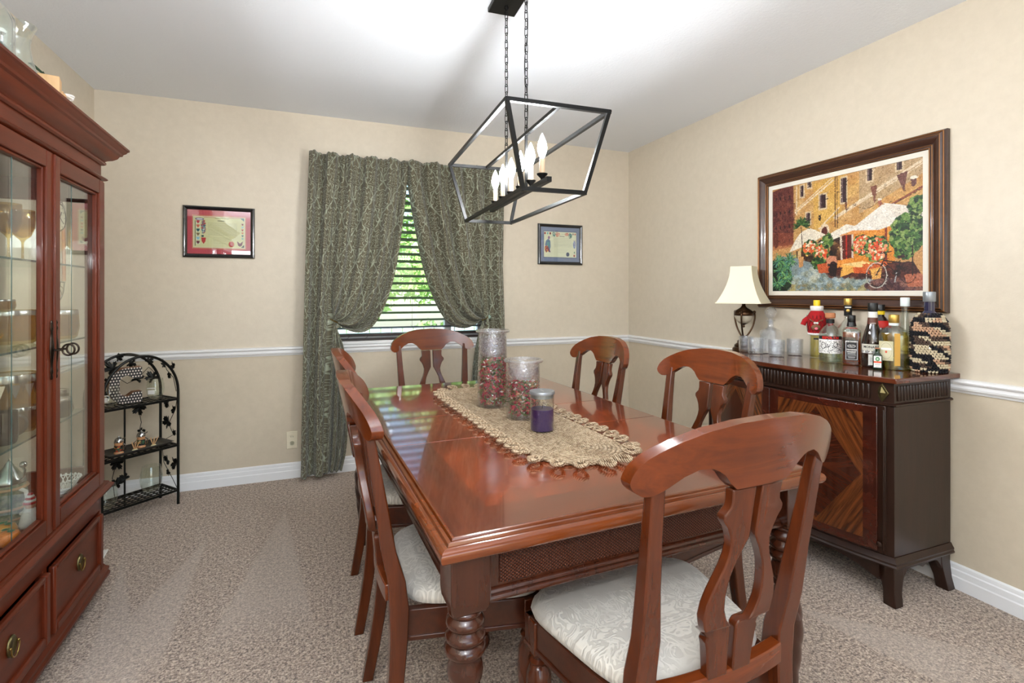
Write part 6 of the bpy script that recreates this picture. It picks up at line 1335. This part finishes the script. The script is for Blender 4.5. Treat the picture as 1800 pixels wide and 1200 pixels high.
MB().prism([(x, z) for x, z in cp], .025, .0262, T(0,0,.0885) @ RX(PI/2)).build('dotted_front', n.m, lt, smooth=False)
STG = [(0,0), (.020,0), (.030,.006), (.040,.03), (.043,.055), (.040,.08), (.034,.108), (.0325,.108), (.0385,.08), (.0415,.055), (.0385,.03), (.028,.009), (0,.006)]
def stemless(lab, u, v_, z, s_=1, label=True):
    e = empty('stemless_glass', lab, 'glass', rp(u, v_, z), RA-.9); lathe_part('glass_bowl', [(r*s_, q*s_) for r, q in STG], M['pane'], e, 32)
    if label:
        box('print_block', -.016*s_, .016*s_, -.0445*s_, -.0435*s_, .030*s_, .052*s_, M['lbl_w'], e); box('print_line', -.020*s_, .020*s_, -.0445*s_, -.0435*s_, .060*s_, .064*s_, M['lbl_w'], e)
    return e
stemless('clear stemless glass with white print, left of the letter on the iron stand', -.125, .075, ZS1, 1.08)
stemless('clear stemless glass with white print, right of the letter on the iron stand', .115, .095, ZS1, 1.08)
stemless('tall clear stemless glass on the lowest tier of the iron stand', .100, .11, ZS3, 1.35, False)
stemless('round clear glass bowl on the lowest tier of the iron stand, beside the cabinet', -.150, .05, ZS3, 1.2, False)
tr = empty('metal_tray', 'dark rectangular metal tray with curled rims on the middle tier of the iron stand', 'tray', rp(.01, .09, ZS2), RA)
def tray(u, v_): X = (u-.5)*.33; Y = (v_-.5)*.15; e_ = max(abs(u-.5)*2, abs(v_-.5)*2); return (X, Y, .002+.018*max(0, e_-.8)/.2)
o = MB().grid(tray, 16, 12).build('tray_dish', plain('tray_metal', (90,88,84), .35, .8), tr, angle=180); o.modifiers.new('t', 'SOLIDIFY').thickness = .002
for k, (lab, u) in enumerate((('small silver-lidded souvenir stein on the tray of the iron stand, left one', -.075), ('small silver-lidded souvenir stein on the tray of the iron stand, right one', .045))):
    e = empty('miniature_stein', lab, 'stein', rp(u, .085+.02*k, ZS2+.004), RA-.9)
    MB().lathe([(0,0), (.022,0), (.023,.004), (.0205,.008), (.019,.05), (.021,.056), (.021,.062), (0,.062)], 24).build('stein_body', plain('stein_clay', (206,150,104), .45), e)
    cv = Canvas(40, 30, (28,26,28)); cv.blobs(.5,.5,.4,.4,26,.09,[(60,110,80),(180,60,40),(200,150,70),(40,80,60)],.9) ; cv.build('painted_scene', e, wrap(None, .0212, .014, .046, -1.5, 1.5), .4)
    MB().lathe([(.022,.062), (.022,.068), (.019,.078), (.012,.086), (.004,.091), (.003,.096), (0,.097)], 20).build('silver_lid', M['silver'], e, angle=60); MB().tube([(.019,0,.08), (.028,0,.082), (.032,0,.088)], .003, 6).tube([(.020,0,.056), (.034,0,.046), (.032,0,.022), (.019,0,.014)], .003, 6).build('handle', M['silver'], e)
tp_ = M['pine']
for k, (lab, u) in enumerate((('cluster of wooden toothpicks in a holder, between the two miniature steins', -.010), ('cluster of wooden toothpicks in a small holder, right of the miniature steins', .085))):
    e = empty('toothpick_holder', lab, 'toothpick holder', rp(u, .055, ZS2+.004), RA); MB().lathe([(0,0), (.012,0), (.014,.006), (.010,.012), (0,.012)], 16).build('holder', plain('holder_cream', (226,214,170), .5), e)
    for j in range(6): a = j*1.05; MB().tube([(.003*math.cos(a), .003*math.sin(a), .01), (.022*math.cos(a)+.004, .016*math.sin(a), .052)], .0016, 5).build('toothpick', tp_, e)
fv = empty('floor_vent', 'small white slatted floor vent on the carpet beside the china cabinet', 'vent', (-.985, 2.93, 0), .1)
box('vent_frame', -.055, .06, -.05, .05, 0, .006, M['white'], fv, .002)
for k in range(8): box('slat', -.045+.0125*k, -.038+.0125*k, -.042, .042, .006, .0095, M['white'], fv, .001)
bpy.context.view_layer.update()
